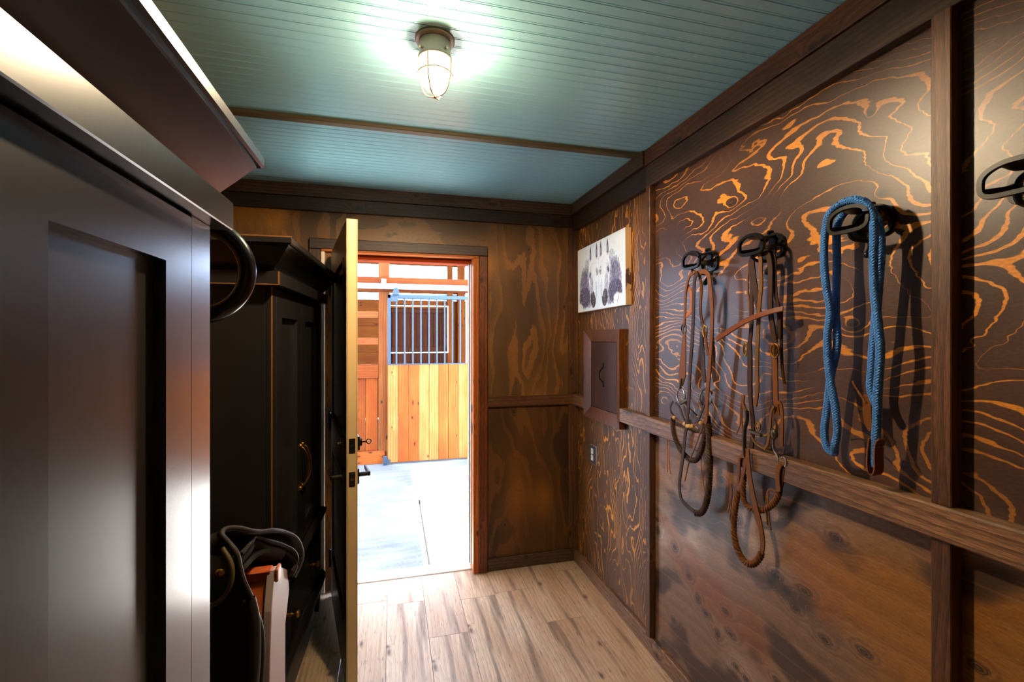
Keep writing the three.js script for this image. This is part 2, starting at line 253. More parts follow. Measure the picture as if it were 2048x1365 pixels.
// ceiling of beaded boards
const ceilG = structure('ceiling', 'blue-green beaded board ceiling', 'ceiling');
board('ceiling_deck', ceilG, [LEFT - 0.12, WP + 0.12], [H + 0.012, H + 0.12], [REAR - 0.12, 3.09], CEIL_TRIM);
{
  const pitch = 0.0413, prof = [[0, 0.012], [0, 0.003], [0.0011, 0.003], [0.0016, 0.0006], [0.003, 0], [0.0066, 0], [0.0080, 0.0006], [0.0085, 0.003], [0.0096, 0.003], [0.0102, 0], [pitch, 0], [pitch, 0.012]];
  const sh = new THREE.Shape(prof.map(([a, b]) => new THREE.Vector2(a, b)));
  const bead = (x0, x1) => { const g = new THREE.ExtrudeGeometry(sh, { depth: x1 - x0, bevelEnabled: false, steps: 1 }); g.rotateY(Math.PI / 2); g.translate(x0, H, 0); return g; };   // profile runs to -z, length along x
  const g = bead(LEFT, WP - 0.002);
  const n = Math.floor((BP - REAR) / pitch);
  for (let i = 0; i < n; i++) { const o = part('bead_board', g, CEIL, ceilG); o.position.z = -(BP - (i + 1) * pitch); }
  board('ceiling_batten', ceilG, [LEFT, 1.19], [H - 0.018, H - 0.0005], [2.035, 2.075], CEIL_TRIM, { c: 0.003, label: 'tan batten across the ceiling' });
}
// right wall
const wallR = structure('wall_right', 'dark stained plywood wall with bright orange grain', 'wall');
board('wall_core', wallR, [WP + 0.012, WP + 0.12], [-0.12, H + 0.02], [REAR - 0.12, 3.09], TRIM_DARK);
const Z1 = 1.985, Z2 = 0.757;                       // depths of the two upright battens
board('plywood_panel', wallR, [WP, WP + 0.012], [0, H - 0.18], [Z1, BP], PLY_TALL, { c: 0.0005, grain: 'y', offset: [1.13, 0.49] });
board('plywood_panel', wallR, [WP, WP + 0.012], [1.11, H - 0.18], [Z2, Z1], PLY_BIG, { c: 0.0005, grain: 'z', offset: [0.64, 0.585] });
board('plywood_panel', wallR, [WP, WP + 0.012], [0, 1.11], [Z2, Z1], PLY_LOW, { c: 0.0005, grain: 'z', offset: [0.64, 0.555] });
board('plywood_panel', wallR, [WP, WP + 0.012], [1.11, H - 0.18], [Z2 - 1.22, Z2], PLY_BIG, { c: 0.0005, grain: 'z', offset: [1.95, 0.70] });
board('plywood_panel', wallR, [WP, WP + 0.012], [0, 1.11], [Z2 - 1.22, Z2], PLY_LOW, { c: 0.0005, grain: 'z', offset: [1.9, 0.5] });
board('plywood_panel', wallR, [WP, WP + 0.012], [0, H - 0.18], [REAR, Z2 - 1.22], PLY_TALL, { c: 0.0005, grain: 'y' });
board('batten', wallR, [1.192, WP], [0.085, 1.075], [Z1 - 0.018, Z1 + 0.018], TRIM_WARM);
board('batten', wallR, [1.192, WP], [1.15, H - 0.18], [Z1 - 0.018, Z1 + 0.018], TRIM_WARM);
board('batten', wallR, [1.190, WP], [0.085, 1.075], [Z2 - 0.02, Z2 + 0.02], TRIM_WARM);
board('batten', wallR, [1.190, WP], [1.15, H - 0.18], [Z2 - 0.02, Z2 + 0.02], TRIM_WARM);
board('batten', wallR, [1.200, WP], [0.085, 1.075], [BP - 0.05, BP - 0.022], TRIM_WARM);
board('batten', wallR, [1.200, WP], [1.15, H - 0.18], [BP - 0.05, BP - 0.022], TRIM_WARM);
board('chair_rail', wallR, [1.186, WP], [1.074, 1.148], [2.74, BP - 0.002], RAIL, { c: 0.003, grain: 'z' });
board('chair_rail', wallR, [1.186, WP], [1.074, 1.148], [Z1 + 0.004, 2.262], RAIL, { c: 0.003, grain: 'z' });
board('chair_rail', wallR, [1.178, WP], [1.074, 1.150], [REAR, Z1 + 0.002], RAIL, { c: 0.004, grain: 'z', offset: [1.3, 0.21] });
const t1 = structure('trim_1', 'dark board trim along the top of the right wall', 'trim');
board('trim_board', t1, [1.186, WP + 0.012], [H - 0.075, H - 0.001], [REAR, Z1 + 0.02], TRIM_WARM, { grain: 'z' });
board('trim_board', t1, [1.176, WP + 0.012], [H - 0.075, H - 0.001], [Z1 + 0.022, BP], TRIM, { grain: 'z' });
board('trim_board', t1, [1.192, WP + 0.012], [H - 0.182, H - 0.078], [REAR, Z1 + 0.006], TRIM, { grain: 'z' });
board('trim_board', t1, [1.192, WP + 0.012], [H - 0.182, H - 0.078], [Z1 + 0.008, BP], TRIM_DARK, { grain: 'z' });
const bbR = structure('baseboard_right', 'brown wooden baseboard along the right wall', 'baseboard');
board('baseboard_board', bbR, [1.203, WP + 0.012], [0.0005, 0.083], [REAR, BP - 0.002], RAIL, { c: 0.003, grain: 'z' });
// back wall with the doorway
const wallB = structure('wall_back', 'brown stained plywood end wall with the doorway', 'wall');
board('wall_core', wallB, [DR + 0.022, WP + 0.12], [-0.12, H + 0.12], [BP + 0.012, 3.09], TRIM_DARK);
board('wall_core', wallB, [LEFT - 0.12, DL - 0.022], [-0.12, H + 0.12], [BP + 0.012, 3.09], TRIM_DARK);
board('wall_core', wallB, [DL - 0.022, DR + 0.022], [DH + 0.022, H + 0.12], [BP + 0.012, 3.09], TRIM_DARK);
board('plywood_panel', wallB, [0.585, WP], [1.10, H - 0.15], [BP, BP + 0.012], PLY_BACK, { c: 0.0005, grain: 'y', offset: [1.5, 0.55] });
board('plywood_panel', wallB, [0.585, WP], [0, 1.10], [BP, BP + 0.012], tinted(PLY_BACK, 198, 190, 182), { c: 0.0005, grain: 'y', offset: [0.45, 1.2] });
board('plywood_panel', wallB, [-0.27, 0.61], [DH + 0.02, H - 0.15], [BP - 0.001, BP + 0.012], PLY_BACK, { c: 0.0005, grain: 'x', offset: [0.6, 0.9] });
board('plywood_panel', wallB, [LEFT, -0.272], [0, H - 0.15], [BP, BP + 0.012], PLY_BACK, { c: 0.0005, grain: 'y', offset: [0.2, 0.2] });
board('chair_rail', wallB, [0.60, 1.187], [1.074, 1.140], [BP - 0.022, BP], TRIM_WARM, { grain: 'x' });
board('corner_batten', wallB, [1.168, WP], [0.085, 1.074], [BP - 0.022, BP], TRIM_WARM, { grain: 'y' });
board('corner_batten', wallB, [1.168, WP], [1.14, H - 0.15], [BP - 0.022, BP], TRIM_WARM, { grain: 'y' });
const t2 = structure('trim_2', 'dark board trim along the top of the end wall', 'trim');
board('trim_board', t2, [LEFT, 1.175], [H - 0.075, H - 0.001], [BP - 0.032, BP + 0.012], TRIM, { grain: 'x' });
board('trim_board', t2, [LEFT, 1.190], [H - 0.155, H - 0.077], [BP - 0.024, BP + 0.012], TRIM_DARK, { grain: 'x' });
const bbB = structure('baseboard_back', 'brown wooden baseboard along the end wall', 'baseboard');
board('baseboard_board', bbB, [0.602, 1.203], [0.0005, 0.080], [BP - 0.021, BP], TRIM, { c: 0.003, grain: 'x' });
// door frame
const t3 = structure('trim_3', 'wooden casing and jambs round the open doorway', 'door frame');
board('casing', t3, [DR + 0.038, DR + 0.094], [0.001, DH + 0.012], [BP - 0.034, BP], tinted(RAIL, 226, 162, 92, 0.45), { c: 0.003, grain: 'y' });
board('casing', t3, [DL - 0.085, DL - 0.022], [0.001, DH + 0.012], [BP - 0.034, BP], TRIM_DARK, { c: 0.003, grain: 'y' });
board('casing', t3, [DL - 0.085, DR + 0.094], [DH + 0.014, DH + 0.076], [BP - 0.034, BP], TRIM_DARK, { c: 0.003, grain: 'x' });
const JAMBW = tinted(PINE, 226, 188, 158, 0.5);
board('jamb', t3, [DR, DR + 0.037], [0.001, DH], [BP - 0.03, 3.10], JAMBW, { grain: 'y', c: 0.003 });
board('jamb', t3, [DL - 0.021, DL], [0.001, DH], [BP - 0.03, 3.10], JAMB, { c: 0.003 });
board('jamb', t3, [DL - 0.021, DR + 0.037], [DH, DH + 0.014], [BP - 0.03, 3.10], JAMBW, { grain: 'x', c: 0.003 });
board('door_stop', t3, [DL, DR], [DH - 0.03, DH], [BP + 0.045, 3.10], tinted(PINE, 190, 118, 82), { grain: 'x' });
const SEAL = mat(col(196, 196, 198), 0.5), SEAL_D = mat(col(60, 58, 60), 0.6);
board('weather_seal', t3, [DR - 0.007, DR - 0.001], [0.03, DH - 0.03], [BP + 0.045, BP + 0.06], SEAL); board('weather_seal', t3, [DR - 0.012, DR - 0.001], [0.03, DH - 0.03], [BP + 0.063, BP + 0.07], SEAL_D); board('weather_seal', t3, [DR - 0.014, DR - 0.001], [0.03, DH - 0.03], [BP + 0.073, BP + 0.084], SEAL);
board('door_stop', t3, [DR - 0.012, DR], [0.03, DH - 0.03], [BP + 0.085, 3.10], tinted(PINE, 240, 220, 200), { grain: 'y' });
board('strike_plate', t3, [DR - 0.002, DR + 0.001], [0.90, 0.965], [BP + 0.008, BP + 0.034], BRONZE); board('strike_plate', t3, [DR - 0.002, DR + 0.001], [1.04, 1.09], [BP + 0.008, BP + 0.034], BRONZE);
board('threshold', t3, [DL - 0.02, DR + 0.02], [-0.02, 0.010], [3.0, 3.115], mat(col(226, 218, 210), 0.6), { grain: 'x', c: 0.004, label: 'pale wooden door sill' });
// walls that close the room behind the wardrobes and behind the lens
const wallL = structure('wall_left', 'stained plywood wall behind the wardrobes', 'wall');
board('plywood_panel', wallL, [LEFT - 0.012, LEFT], [0, H], [0.8, BP], PLY_BACK, { grain: 'y' }); board('plywood_panel', wallL, [LEFT - 0.012, LEFT], [0, H], [REAR, 0.8], PLY_BACK, { grain: 'y' });
board('wall_core', wallL, [LEFT - 0.12, LEFT - 0.012], [-0.12, H + 0.12], [REAR - 0.12, 3.09], TRIM_DARK);
const wallF = structure('wall_front', 'stained plywood wall opposite the doorway', 'wall');
board('plywood_panel', wallF, [LEFT, 0.1], [0, H], [REAR - 0.012, REAR], PLY_BACK, { grain: 'y' }); board('plywood_panel', wallF, [0.1, WP], [0, H], [REAR - 0.012, REAR], PLY_BACK, { grain: 'y' });
board('wall_core', wallF, [LEFT - 0.12, WP + 0.12], [-0.12, H + 0.12], [REAR - 0.12, REAR - 0.012], TRIM_DARK);

// ---------------------------------------------------------------- the open door
{
  const door = structure('door_1', 'black two-panel door standing open, with an unpainted tan edge', 'door');
  door.position.set(-0.352, 0, -2.90); door.rotation.y = -(Math.PI / 2 - 10.98 * Math.PI / 180);      // local x runs from hinge to free edge, local -z is the room face
  const Lw = 0.86, T = 0.045, y0 = 0.012, y1 = 2.032;
  const bx = (name, x, y, z, m, c = 0.0015, label) => { const g = chamferBox(x[1] - x[0], y[1] - y[0], z[1] - z[0], c); const o = part(name, g, m, door, label); o.position.set((x[0] + x[1]) / 2, (y[0] + y[1]) / 2, (z[0] + z[1]) / 2); return o; };
  // slab built as stiles and rails around two sunk panels; z = 0 is the room face, +T the outer face
  const st = 0.125, rails = [[y0, 0.27], [0.90, 1.06], [1.88, y1]];
  bx('stile', [0, st], [y0, y1], [0, T - 0.001], DOOR_BLACK); bx('stile', [Lw - st, Lw - 0.003], [y0, y1], [0.0, T - 0.001], DOOR_BLACK);
  for (const r of rails) bx('door_rail', [st, Lw - st], r, [0.0005, T - 0.0015], DOOR_BLACK);
  bx('edge_strip', [Lw - 0.003, Lw], [y0, y1], [0.004, T - 0.004], DOOR_EDGE, 0.0005, 'unpainted tan edge of the door'); bx('edge_strip', [Lw - 0.004, Lw], [y0, y1], [0, 0.0028], DOOR_EDGE, 0.0005); bx('edge_strip', [Lw - 0.004, Lw], [y0, y1], [T - 0.0028, T], DOOR_EDGE, 0.0005);
  for (const [a, b] of [[0.27, 0.90], [1.06, 1.88]]) {
    bx('door_panel', [st, Lw - st], [a, b], [0.012, T - 0.012], DOOR_BLACK);
    const raised = (s) => { const zf = s ? T - 0.012 : 0.012, k = s ? 1 : -1, g = []; const w = Lw - 2 * st - 0.11, h = b - a - 0.11; const sh = new THREE.Shape([[-w / 2, -h / 2], [w / 2, -h / 2], [w / 2, h / 2], [-w / 2, h / 2]].map((q) => new THREE.Vector2(...q))); const e = new THREE.ExtrudeGeometry(sh, { depth: 0.002, bevelEnabled: true, bevelSize: 0.022, bevelThickness: 0.007, bevelSegments: 1 }); if (!s) e.rotateY(Math.PI); e.translate(Lw / 2, (a + b) / 2, zf + k * 0.0); return e; };
    part('raised_field', raised(0), DOOR_BLACK, door); part('raised_field', raised(1), DOOR_BLACK, door);
    for (const s of [0, 1]) { const z = s ? T - 0.006 : 0.006, mm = []; for (const [p, q] of [[[st, a], [Lw - st, a]], [[st, b], [Lw - st, b]], [[st, a], [st, b]], [[Lw - st, a], [Lw - st, b]]]) { const hz = p[1] === q[1]; mm.push(chamferBox(hz ? q[0] - p[0] : 0.026, hz ? 0.026 : q[1] - p[1], 0.020, 0.006).translate((p[0] + q[0]) / 2, (p[1] + q[1]) / 2, z)); } part('panel_moulding', merge(mm), DOOR_BLACK, door); }
  }
  // latch, dead bolt, levers, key
  for (const [y, h] of [[0.926, 0.062], [1.068, 0.062]]) {
    const pl = part('latch_plate', new RoundedBoxGeometry(0.004, h, 0.026, 3, 0.0018), BRONZE, door); pl.position.set(Lw + 0.0005, y, T / 2);
    const b = part('latch_bolt', new THREE.CylinderGeometry(0.007, 0.007, 0.006, 20).rotateZ(Math.PI / 2), y < 1 ? BRASS : OLD_STEEL, pl); b.position.set(0.001, 0, 0);
    for (const s of [-1, 1]) { const q = part('screw', new THREE.SphereGeometry(0.0025, 10, 6), OLD_STEEL, pl); q.position.set(0.002, s * 0.022, 0); }
  }
  for (const s of [-1, 1]) {
    const zf = s < 0 ? 0 : T, ros = part('lever_rose', new RoundedBoxGeometry(0.064, 0.064, 0.011, 3, 0.002), BRONZE, door); ros.position.set(Lw - 0.062, 0.926, zf + s * 0.0055);
    const lv = part('lever_handle', merge([new THREE.CylinderGeometry(0.010, 0.010, 0.045, 20).rotateX(Math.PI / 2).translate(0, 0, s * 0.025), chamferBox(0.125, 0.020, 0.011, 0.003).translate(-0.052, 0, s * 0.05)]), BRONZE, ros);
    const db = part('deadbolt_rose', new RoundedBoxGeometry(0.060, 0.060, 0.014, 3, 0.002), BRONZE, door); db.position.set(Lw - 0.062, 1.068, zf + s * 0.007);
    if (s < 0) part('thumb_turn', merge([new THREE.CylinderGeometry(0.008, 0.008, 0.02, 16).rotateX(Math.PI / 2).translate(0, 0, -0.012), chamferBox(0.034, 0.009, 0.008, 0.002).translate(0, 0, -0.022)]), BRONZE, db);
    else { part('key_cylinder', new THREE.CylinderGeometry(0.018, 0.02, 0.012, 24).rotateX(Math.PI / 2).translate(0, 0, 0.012), BRONZE, db); part('key', merge([chamferBox(0.0025, 0.007, 0.022, 0.0005).translate(0, 0, 0.03), new THREE.TorusGeometry(0.010, 0.0032, 8, 20).rotateY(Math.PI / 2).translate(0, 0, 0.049)]), mat(col(150, 112, 60), 0.35, { metalness: 1 }), db); }
  }
  for (const y of [0.22, 1.03, 1.82]) { const h = part('hinge', merge([new THREE.CylinderGeometry(0.0075, 0.0075, 0.098, 16).translate(-0.008, 0, -0.006), chamferBox(0.045, 0.098, 0.003, 0.001).rotateY(0).translate(0.0, 0, 0.0), chamferBox(0.003, 0.098, 0.04, 0.001).translate(-0.002, 0, 0.02)]), IRON, door); h.position.set(0.0, y, 0); part('hinge_tip', new THREE.SphereGeometry(0.007, 12, 8).translate(-0.008, 0.051, -0.006), IRON, h); }
  door.traverse((o) => { if (!o.isMesh) return; o.position.z *= -1; const q = o.geometry.index ? o.geometry.toNonIndexed() : o.geometry; q.scale(1, 1, -1); o.geometry = flipIfInside(q); });      // thickness lies on the doorway side
}

// ---------------------------------------------------------------- outside: slab, stall front and sliding stall door
const yard = structure('ground', 'pale concrete slabs outside the doorway', 'ground');
board('ground_base', yard, [-9, 9], [-0.3, -0.075], [3.09, 14], CONCRETE);
for (const [x, d] of [[[-9, 0.238], [3.117, 4.462]], [[0.256, 9], [3.117, 4.468]], [[-9, 9], [4.470, 5.88]]]) board('concrete_slab', yard, x, [-0.075, -0.012], [d[0], d[1] - 0.006], CONCRETE, { c: 0.004, grain: 'x' });
const JOINT = mat(col(22, 21, 20), 0.9);
board('expansion_joint', yard, [0.236, 0.258], [-0.075, -0.062], [3.12, 4.47], JOINT, { label: 'dark joint between the slabs' }); board('expansion_joint', yard, [-9, 0.236], [-0.075, -0.062], [4.4565, 4.4695], JOINT); board('expansion_joint', yard, [0.258, 9], [-0.075, -0.062], [4.461, 4.4695], JOINT);
board('stall_bedding', yard, [-9, 9], [-0.075, -0.03], [5.89, 14], tinted(CONCRETE, 176, 130, 86), { c: 0.004 });
const roof = structure('aisle_roof', 'boarded roof over the stalls and part of the yard', 'roof');
board('roof_deck', roof, [-9, -0.6], [3.32, 3.40], [3.09, 9.5], PINE, { grain: 'x' }); board('roof_deck', roof, [-0.598, 9], [3.32, 3.40], [5.45, 9.5], PINE, { grain: 'x' });
const FZ = 5.88;
const front = thing('horse_stall', 'orange timber stall front with posts, rails and upright boards beyond the doorway', 'stall', [0, 0, -FZ]);
const fb = (name, x, y, d, m, grain, label) => board(name, front, x, y, [d[0], d[1]], m, { grain, c: 0.004, label });      // depths measured from the stall front
fb('post', [-0.165, -0.035], [-0.01, 3.3], [0, 0.12], PINE_GREY, 'y'); fb('post', [-2.6, -2.47], [-0.01, 3.3], [0, 0.12], PINE_GREY, 'y'); fb('post', [1.45, 1.58], [-0.01, 3.3], [0, 0.12], PINE_GREY, 'y');
fb('beam', [-2.7, 2.6], [2.195, 2.275], [-0.045, -0.002], PINE_RED, 'x'); fb('beam', [-2.7, 2.6], [2.105, 2.193], [-0.045, -0.002], PINE_RED, 'x');
const TRACK = mat(col(150, 162, 170), 0.45, { metalness: 0.3 });
fb('door_track', [-2.7, 2.6], [2.125, 2.190], [-0.10, -0.047], TRACK, 'x', 'pale metal sliding-door track');
fb('track_bracket', [-0.13, -0.075], [2.125, 2.245], [-0.108, -0.101], TRACK, 'y');
for (const [a, b] of [[1.775, 1.857], [1.446, 1.532]]) fb('crossbar', [-2.47, -0.166], [a, b], [0.01, 0.10], PINE_GREY, 'x');
fb('crossbar', [-2.47, -0.166], [1.035, 1.203], [-0.005, 0.10], PINE_RED, 'x'); fb('sill_board', [-2.47, -0.09], [-0.012, 0.140], [-0.03, 0.10], tinted(PINE, 162, 116, 80), 'x');
for (let i = 0; i < 15; i++) fb('upright_board', [-0.172 - (i + 1) * 0.148, -0.176 - i * 0.148], [0.142, 1.034], [0.03, 0.06], i % 2 ? PINE_RED : tinted(PINE, 142, 98, 44), 'y');
fb('upright_board', [-0.158, -0.05], [0.0, 2.1], [-0.004, -0.001], PINE_GREY, 'y');
// inside of the stall: boarded back wall, brown plank door in it, roof beams, side posts
const back = thing('stall_interior', 'amber boarded back wall of the stall seen through the grille', 'stall wall', [0, 0, -9.2]);
const ib = (name, x, y, d, m, grain) => board(name, back, x, y, d, m, { grain, c: 0.005 });
for (let k = 0; k < 9; k++) ib('wall_board', [-5, -0.04], [0.0 + k * 0.252, 0.249 + k * 0.252], [0.0, 0.03], PINE_AMBER, 'x');
ib('backing_board', [-5, 3.2], [0.0, 2.27], [0.035, 0.055], PINE_BROWN, 'x');
const SHEET = mat(col(120, 146, 156), 0.4);
ib('light_strip', [-5, 3.2], [2.275, 2.40], [0.02, 0.03], SHEET, 'x'); ib('roof_beam', [-5, 3.2], [2.40, 2.60], [-0.06, 0.0], PINE_AMBER, 'x'); ib('roof_beam', [-5, 3.2], [2.945, 3.3], [-0.06, 0.0], PINE_AMBER, 'x');
for (let k = 0; k < 9; k++) ib('door_board', [0.0 + k * 0.112, 0.108 + k * 0.112], [0.0, 2.10], [0.0, 0.03], PINE_BROWN, 'y');
ib('door_cross', [-0.02, 1.01], [1.26, 1.36], [-0.03, 0], PINE_BROWN, 'x'); ib('door_cross', [-0.02, 1.01], [2.02, 2.10], [-0.03, 0], PINE_BROWN, 'x'); ib('wall_board', [-0.04, 1.03], [2.11, 2.27], [0.0, 0.03], PINE_AMBER, 'x');
for (let k = 0; k < 9; k++) ib('wall_board', [1.03 + k * 0.2, 1.226 + k * 0.2], [0.0, 2.27], [0.0, 0.03], k % 2 ? PINE_AMBER : tinted(PINE, 150, 112, 48), 'y');
ib('post', [1.24, 1.38], [0, 3.3], [-0.2, -0.06], PINE_AMBER, 'y'); ib('post', [1.04, 1.14], [0, 3.3], [-0.2, -0.06], PINE_AMBER, 'y');
const spout = thing('downpipe', 'white plastic downpipe by the stall roof seen at the top of the doorway', 'pipe', [1.02, 0, -6.4]);
part('pipe', new THREE.CylinderGeometry(0.03, 0.03, 3.0, 20).translate(0, 1.5, 0), mat(col(224, 230, 232), 0.4), spout); part('pipe_collar', new THREE.CylinderGeometry(0.038, 0.038, 0.05, 20).translate(0, 2.48, 0), mat(col(224, 230, 232), 0.4), spout);
// sliding stall door
const sd = thing('stall_door', 'sliding stall door of pale upright pine boards under a steel bar grille', 'stall door', [0, 0, -(FZ - 0.11)]);
const X = [-0.058, 0.065, 0.190, 0.316, 0.438, 0.556, 0.674, 0.799, 0.920, 1.04, 1.16, 1.28], GAL = mat(col(36, 48, 58), 0.5, { metalness: 0.3 });
for (let i = 0; i < X.length - 1; i++) { const o = board('door_board', sd, [X[i] + 0.0015, X[i + 1] - 0.0015], [0.015, 1.205], [0, 0.04], PINE_SET[(i * 3 + (i >> 1)) % 4], { grain: 'y', c: 0.004 }); }
board('grille_frame', sd, [-0.058, -0.020], [1.206, 2.055], [0, 0.04], GAL, { c: 0.003 }); board('grille_frame', sd, [-0.058, 1.28], [2.012, 2.055], [0, 0.04], GAL, { c: 0.003 }); board('grille_frame', sd, [-0.058, 1.28], [1.200, 1.212], [-0.004, 0.044], GAL, { c: 0.002 }); board('grille_frame', sd, [1.242, 1.28], [1.206, 2.055], [0, 0.04], GAL, { c: 0.003 });
for (let i = 0; i < 13; i++) { const o = part('grille_bar', new THREE.CylinderGeometry(0.0095, 0.0095, 0.80, 12), GAL, sd); o.position.set(0.046 + i * 0.0975, 1.61, -0.006); }
const WHITE = mat(col(190, 190, 184), 0.45);
board('feed_frame', sd, [-0.02, 0.68], [1.918, 1.932], [0.03, 0.044], WHITE); board('feed_frame', sd, [-0.02, 0.68], [1.341, 1.355], [0.03, 0.044], WHITE); board('feed_frame', sd, [0.667, 0.681], [1.341, 1.932], [0.03, 0.044], WHITE);
const hang = sub('roller_hanger', sd); hang.userData.label = 'blue-grey roller hanger';
part('roller', new THREE.CylinderGeometry(0.03, 0.03, 0.02, 24).rotateX(Math.PI / 2).translate(0.04, 2.115, 0.01), GAL, hang); part('hanger_plate', chamferBox(0.075, 0.05, 0.012, 0.003).translate(0.04, 2.078, 0.012), GAL, hang); part('hanger_plate', chamferBox(0.085, 0.06, 0.012, 0.003).translate(0.025, 2.0, 0.006), GAL, hang);
part('latch', merge([chamferBox(0.06, 0.035, 0.012, 0.003).translate(0.965, 1.0, 0.008), new THREE.CylinderGeometry(0.007, 0.007, 0.05, 10).rotateZ(1.2).translate(0.955, 1.0, 0.02)]), GAL, sd);
const fg = thing('floor_guide', 'small galvanised floor guide at the foot of the sliding stall door', 'door guide', [-0.085, -0.012, -(FZ - 0.12)]);
part('guide_plate', chamferBox(0.05, 0.11, 0.012, 0.003).translate(0, 0.055, 0), GAL, fg); part('guide_roller', new THREE.CylinderGeometry(0.02, 0.02, 0.035, 18).translate(0.04, 0.05, 0), GAL, fg); part('guide_arm', chamferBox(0.07, 0.012, 0.03, 0.002).translate(0.025, 0.03, 0), GAL, fg);
const BRIDLE_A = {
  cheek_a: [[1.568,1.782,0.075],[1.605,1.777,0.071],[1.63,1.743,0.067],[1.648,1.691,0.062],[1.656,1.628,0.058],[1.665,1.597,0.054],[1.676,1.571,0.05]],
  loop: [[1.637,1.749,0.06],[1.618,1.711,0.059],[1.609,1.67,0.058],[1.621,1.636,0.057],[1.652,1.615,0.056],[1.667,1.602,0.055]],
  buckle_a: [[1.676,1.564,0.05]],
  cheek_w: [[1.671,1.552,0.05],[1.676,1.498,0.049],[1.684,1.424,0.048],[1.695,1.359,0.046],[1.705,1.326,0.045]],
  ring_a: [[1.703,1.282,0.045]],
  rein: [[1.536,1.777,0.085],[1.555,1.766,0.083],[1.567,1.725,0.08],[1.575,1.598,0.078],[1.586,1.499,0.076],[1.602,1.399,0.073],[1.611,1.298,0.071],[1.628,1.18,0.069],[1.644,1.126,0.066],[1.658,1.055,0.064],[1.672,0.999,0.062],[1.692,0.921,0.059],[1.693,0.878,0.057],[1.681,0.848,0.055],[1.644,0.833,0.052],[1.599,0.826,0.05]],
  braid: [[1.599,0.824,0.05],[1.575,0.832,0.049],[1.552,0.853,0.049],[1.532,0.9,0.048],[1.52,0.968,0.048],[1.517,1.052,0.047],[1.521,1.123,0.046],[1.526,1.182,0.046],[1.536,1.219,0.045]],
  strap_d: [[1.567,1.78,0.085],[1.56,1.786,0.079],[1.551,1.778,0.072],[1.547,1.752,0.066],[1.551,1.714,0.059],[1.564,1.666,0.053],[1.571,1.618,0.046],[1.569,1.582,0.04]],
  buckle_d: [[1.554,1.552,0.04]],
  strap_d2: [[1.554,1.55,0.04],[1.549,1.509,0.038],[1.543,1.457,0.035]],
  strap_e: [[1.544,1.775,0.075],[1.528,1.781,0.073],[1.504,1.775,0.071],[1.49,1.749,0.07],[1.485,1.698,0.068],[1.48,1.632,0.066],[1.484,1.557,0.064],[1.493,1.481,0.062],[1.507,1.367,0.06],[1.518,1.289,0.059],[1.526,1.215,0.057],[1.54,1.185,0.055]],
  strap_f: [[1.591,1.543,0.028],[1.589,1.479,0.027],[1.585,1.409,0.026],[1.574,1.348,0.025]],
  keeper: [[1.764,1.25,0.042],[1.782,1.228,0.042],[1.779,1.202,0.042],[1.753,1.185,0.042]],
  chin: [[1.755,1.2,0.06],[1.715,1.183,0.06],[1.66,1.17,0.06],[1.62,1.167,0.06],[1.585,1.181,0.06],[1.546,1.196,0.06]],
  beads: [[1.721,1.187,0.06],[1.65,1.173,0.06],[1.601,1.172,0.06],[1.547,1.195,0.06]],
  bead_mid: [[1.622,1.169,0.06]],
  loop_l: [[1.722,1.25,0.058],[1.694,1.235,0.058],[1.673,1.203,0.058],[1.649,1.174,0.058]],
  loop_r: [[1.547,1.264,0.05],[1.561,1.232,0.053],[1.571,1.203,0.057],[1.595,1.175,0.06]],
  bit: [[1.637,1.28,0.05],[1.667,1.263,0.05],[1.698,1.251,0.05]],
  bit2: [[1.664,1.255,0.05],[1.657,1.242,0.043],[1.636,1.226,0.037],[1.617,1.211,0.03]],
  braid2: [[1.752,1.176,0.05],[1.752,1.14,0.05],[1.741,1.105,0.05],[1.719,1.073,0.05],[1.691,1.05,0.05],[1.654,1.034,0.05],[1.621,1.03,0.05],[1.593,1.04,0.05],[1.568,1.075,0.05],[1.55,1.119,0.05],[1.538,1.17,0.05],[1.535,1.198,0.05]],
  ring_b: [[1.561,1.292,0.03]],
  lace_a: [[1.778,1.154,0.045],[1.799,1.146,0.041],[1.812,1.094,0.037],[1.822,0.991,0.034],[1.823,0.925,0.03]],
  lace_b: [[1.785,1.15,0.04],[1.795,1.129,0.037],[1.804,1.018,0.035],[1.802,0.94,0.033],[1.797,0.92,0.03]],
  lace_c: [[1.54,1.186,0.062],[1.561,1.146,0.06],[1.595,1.085,0.057],[1.634,1.019,0.055],[1.657,0.961,0.052],[1.669,0.931,0.05]],
  lace_d: [[1.578,1.054,0.04],[1.58,1.002,0.037],[1.575,0.96,0.033],[1.57,0.917,0.03]],
};
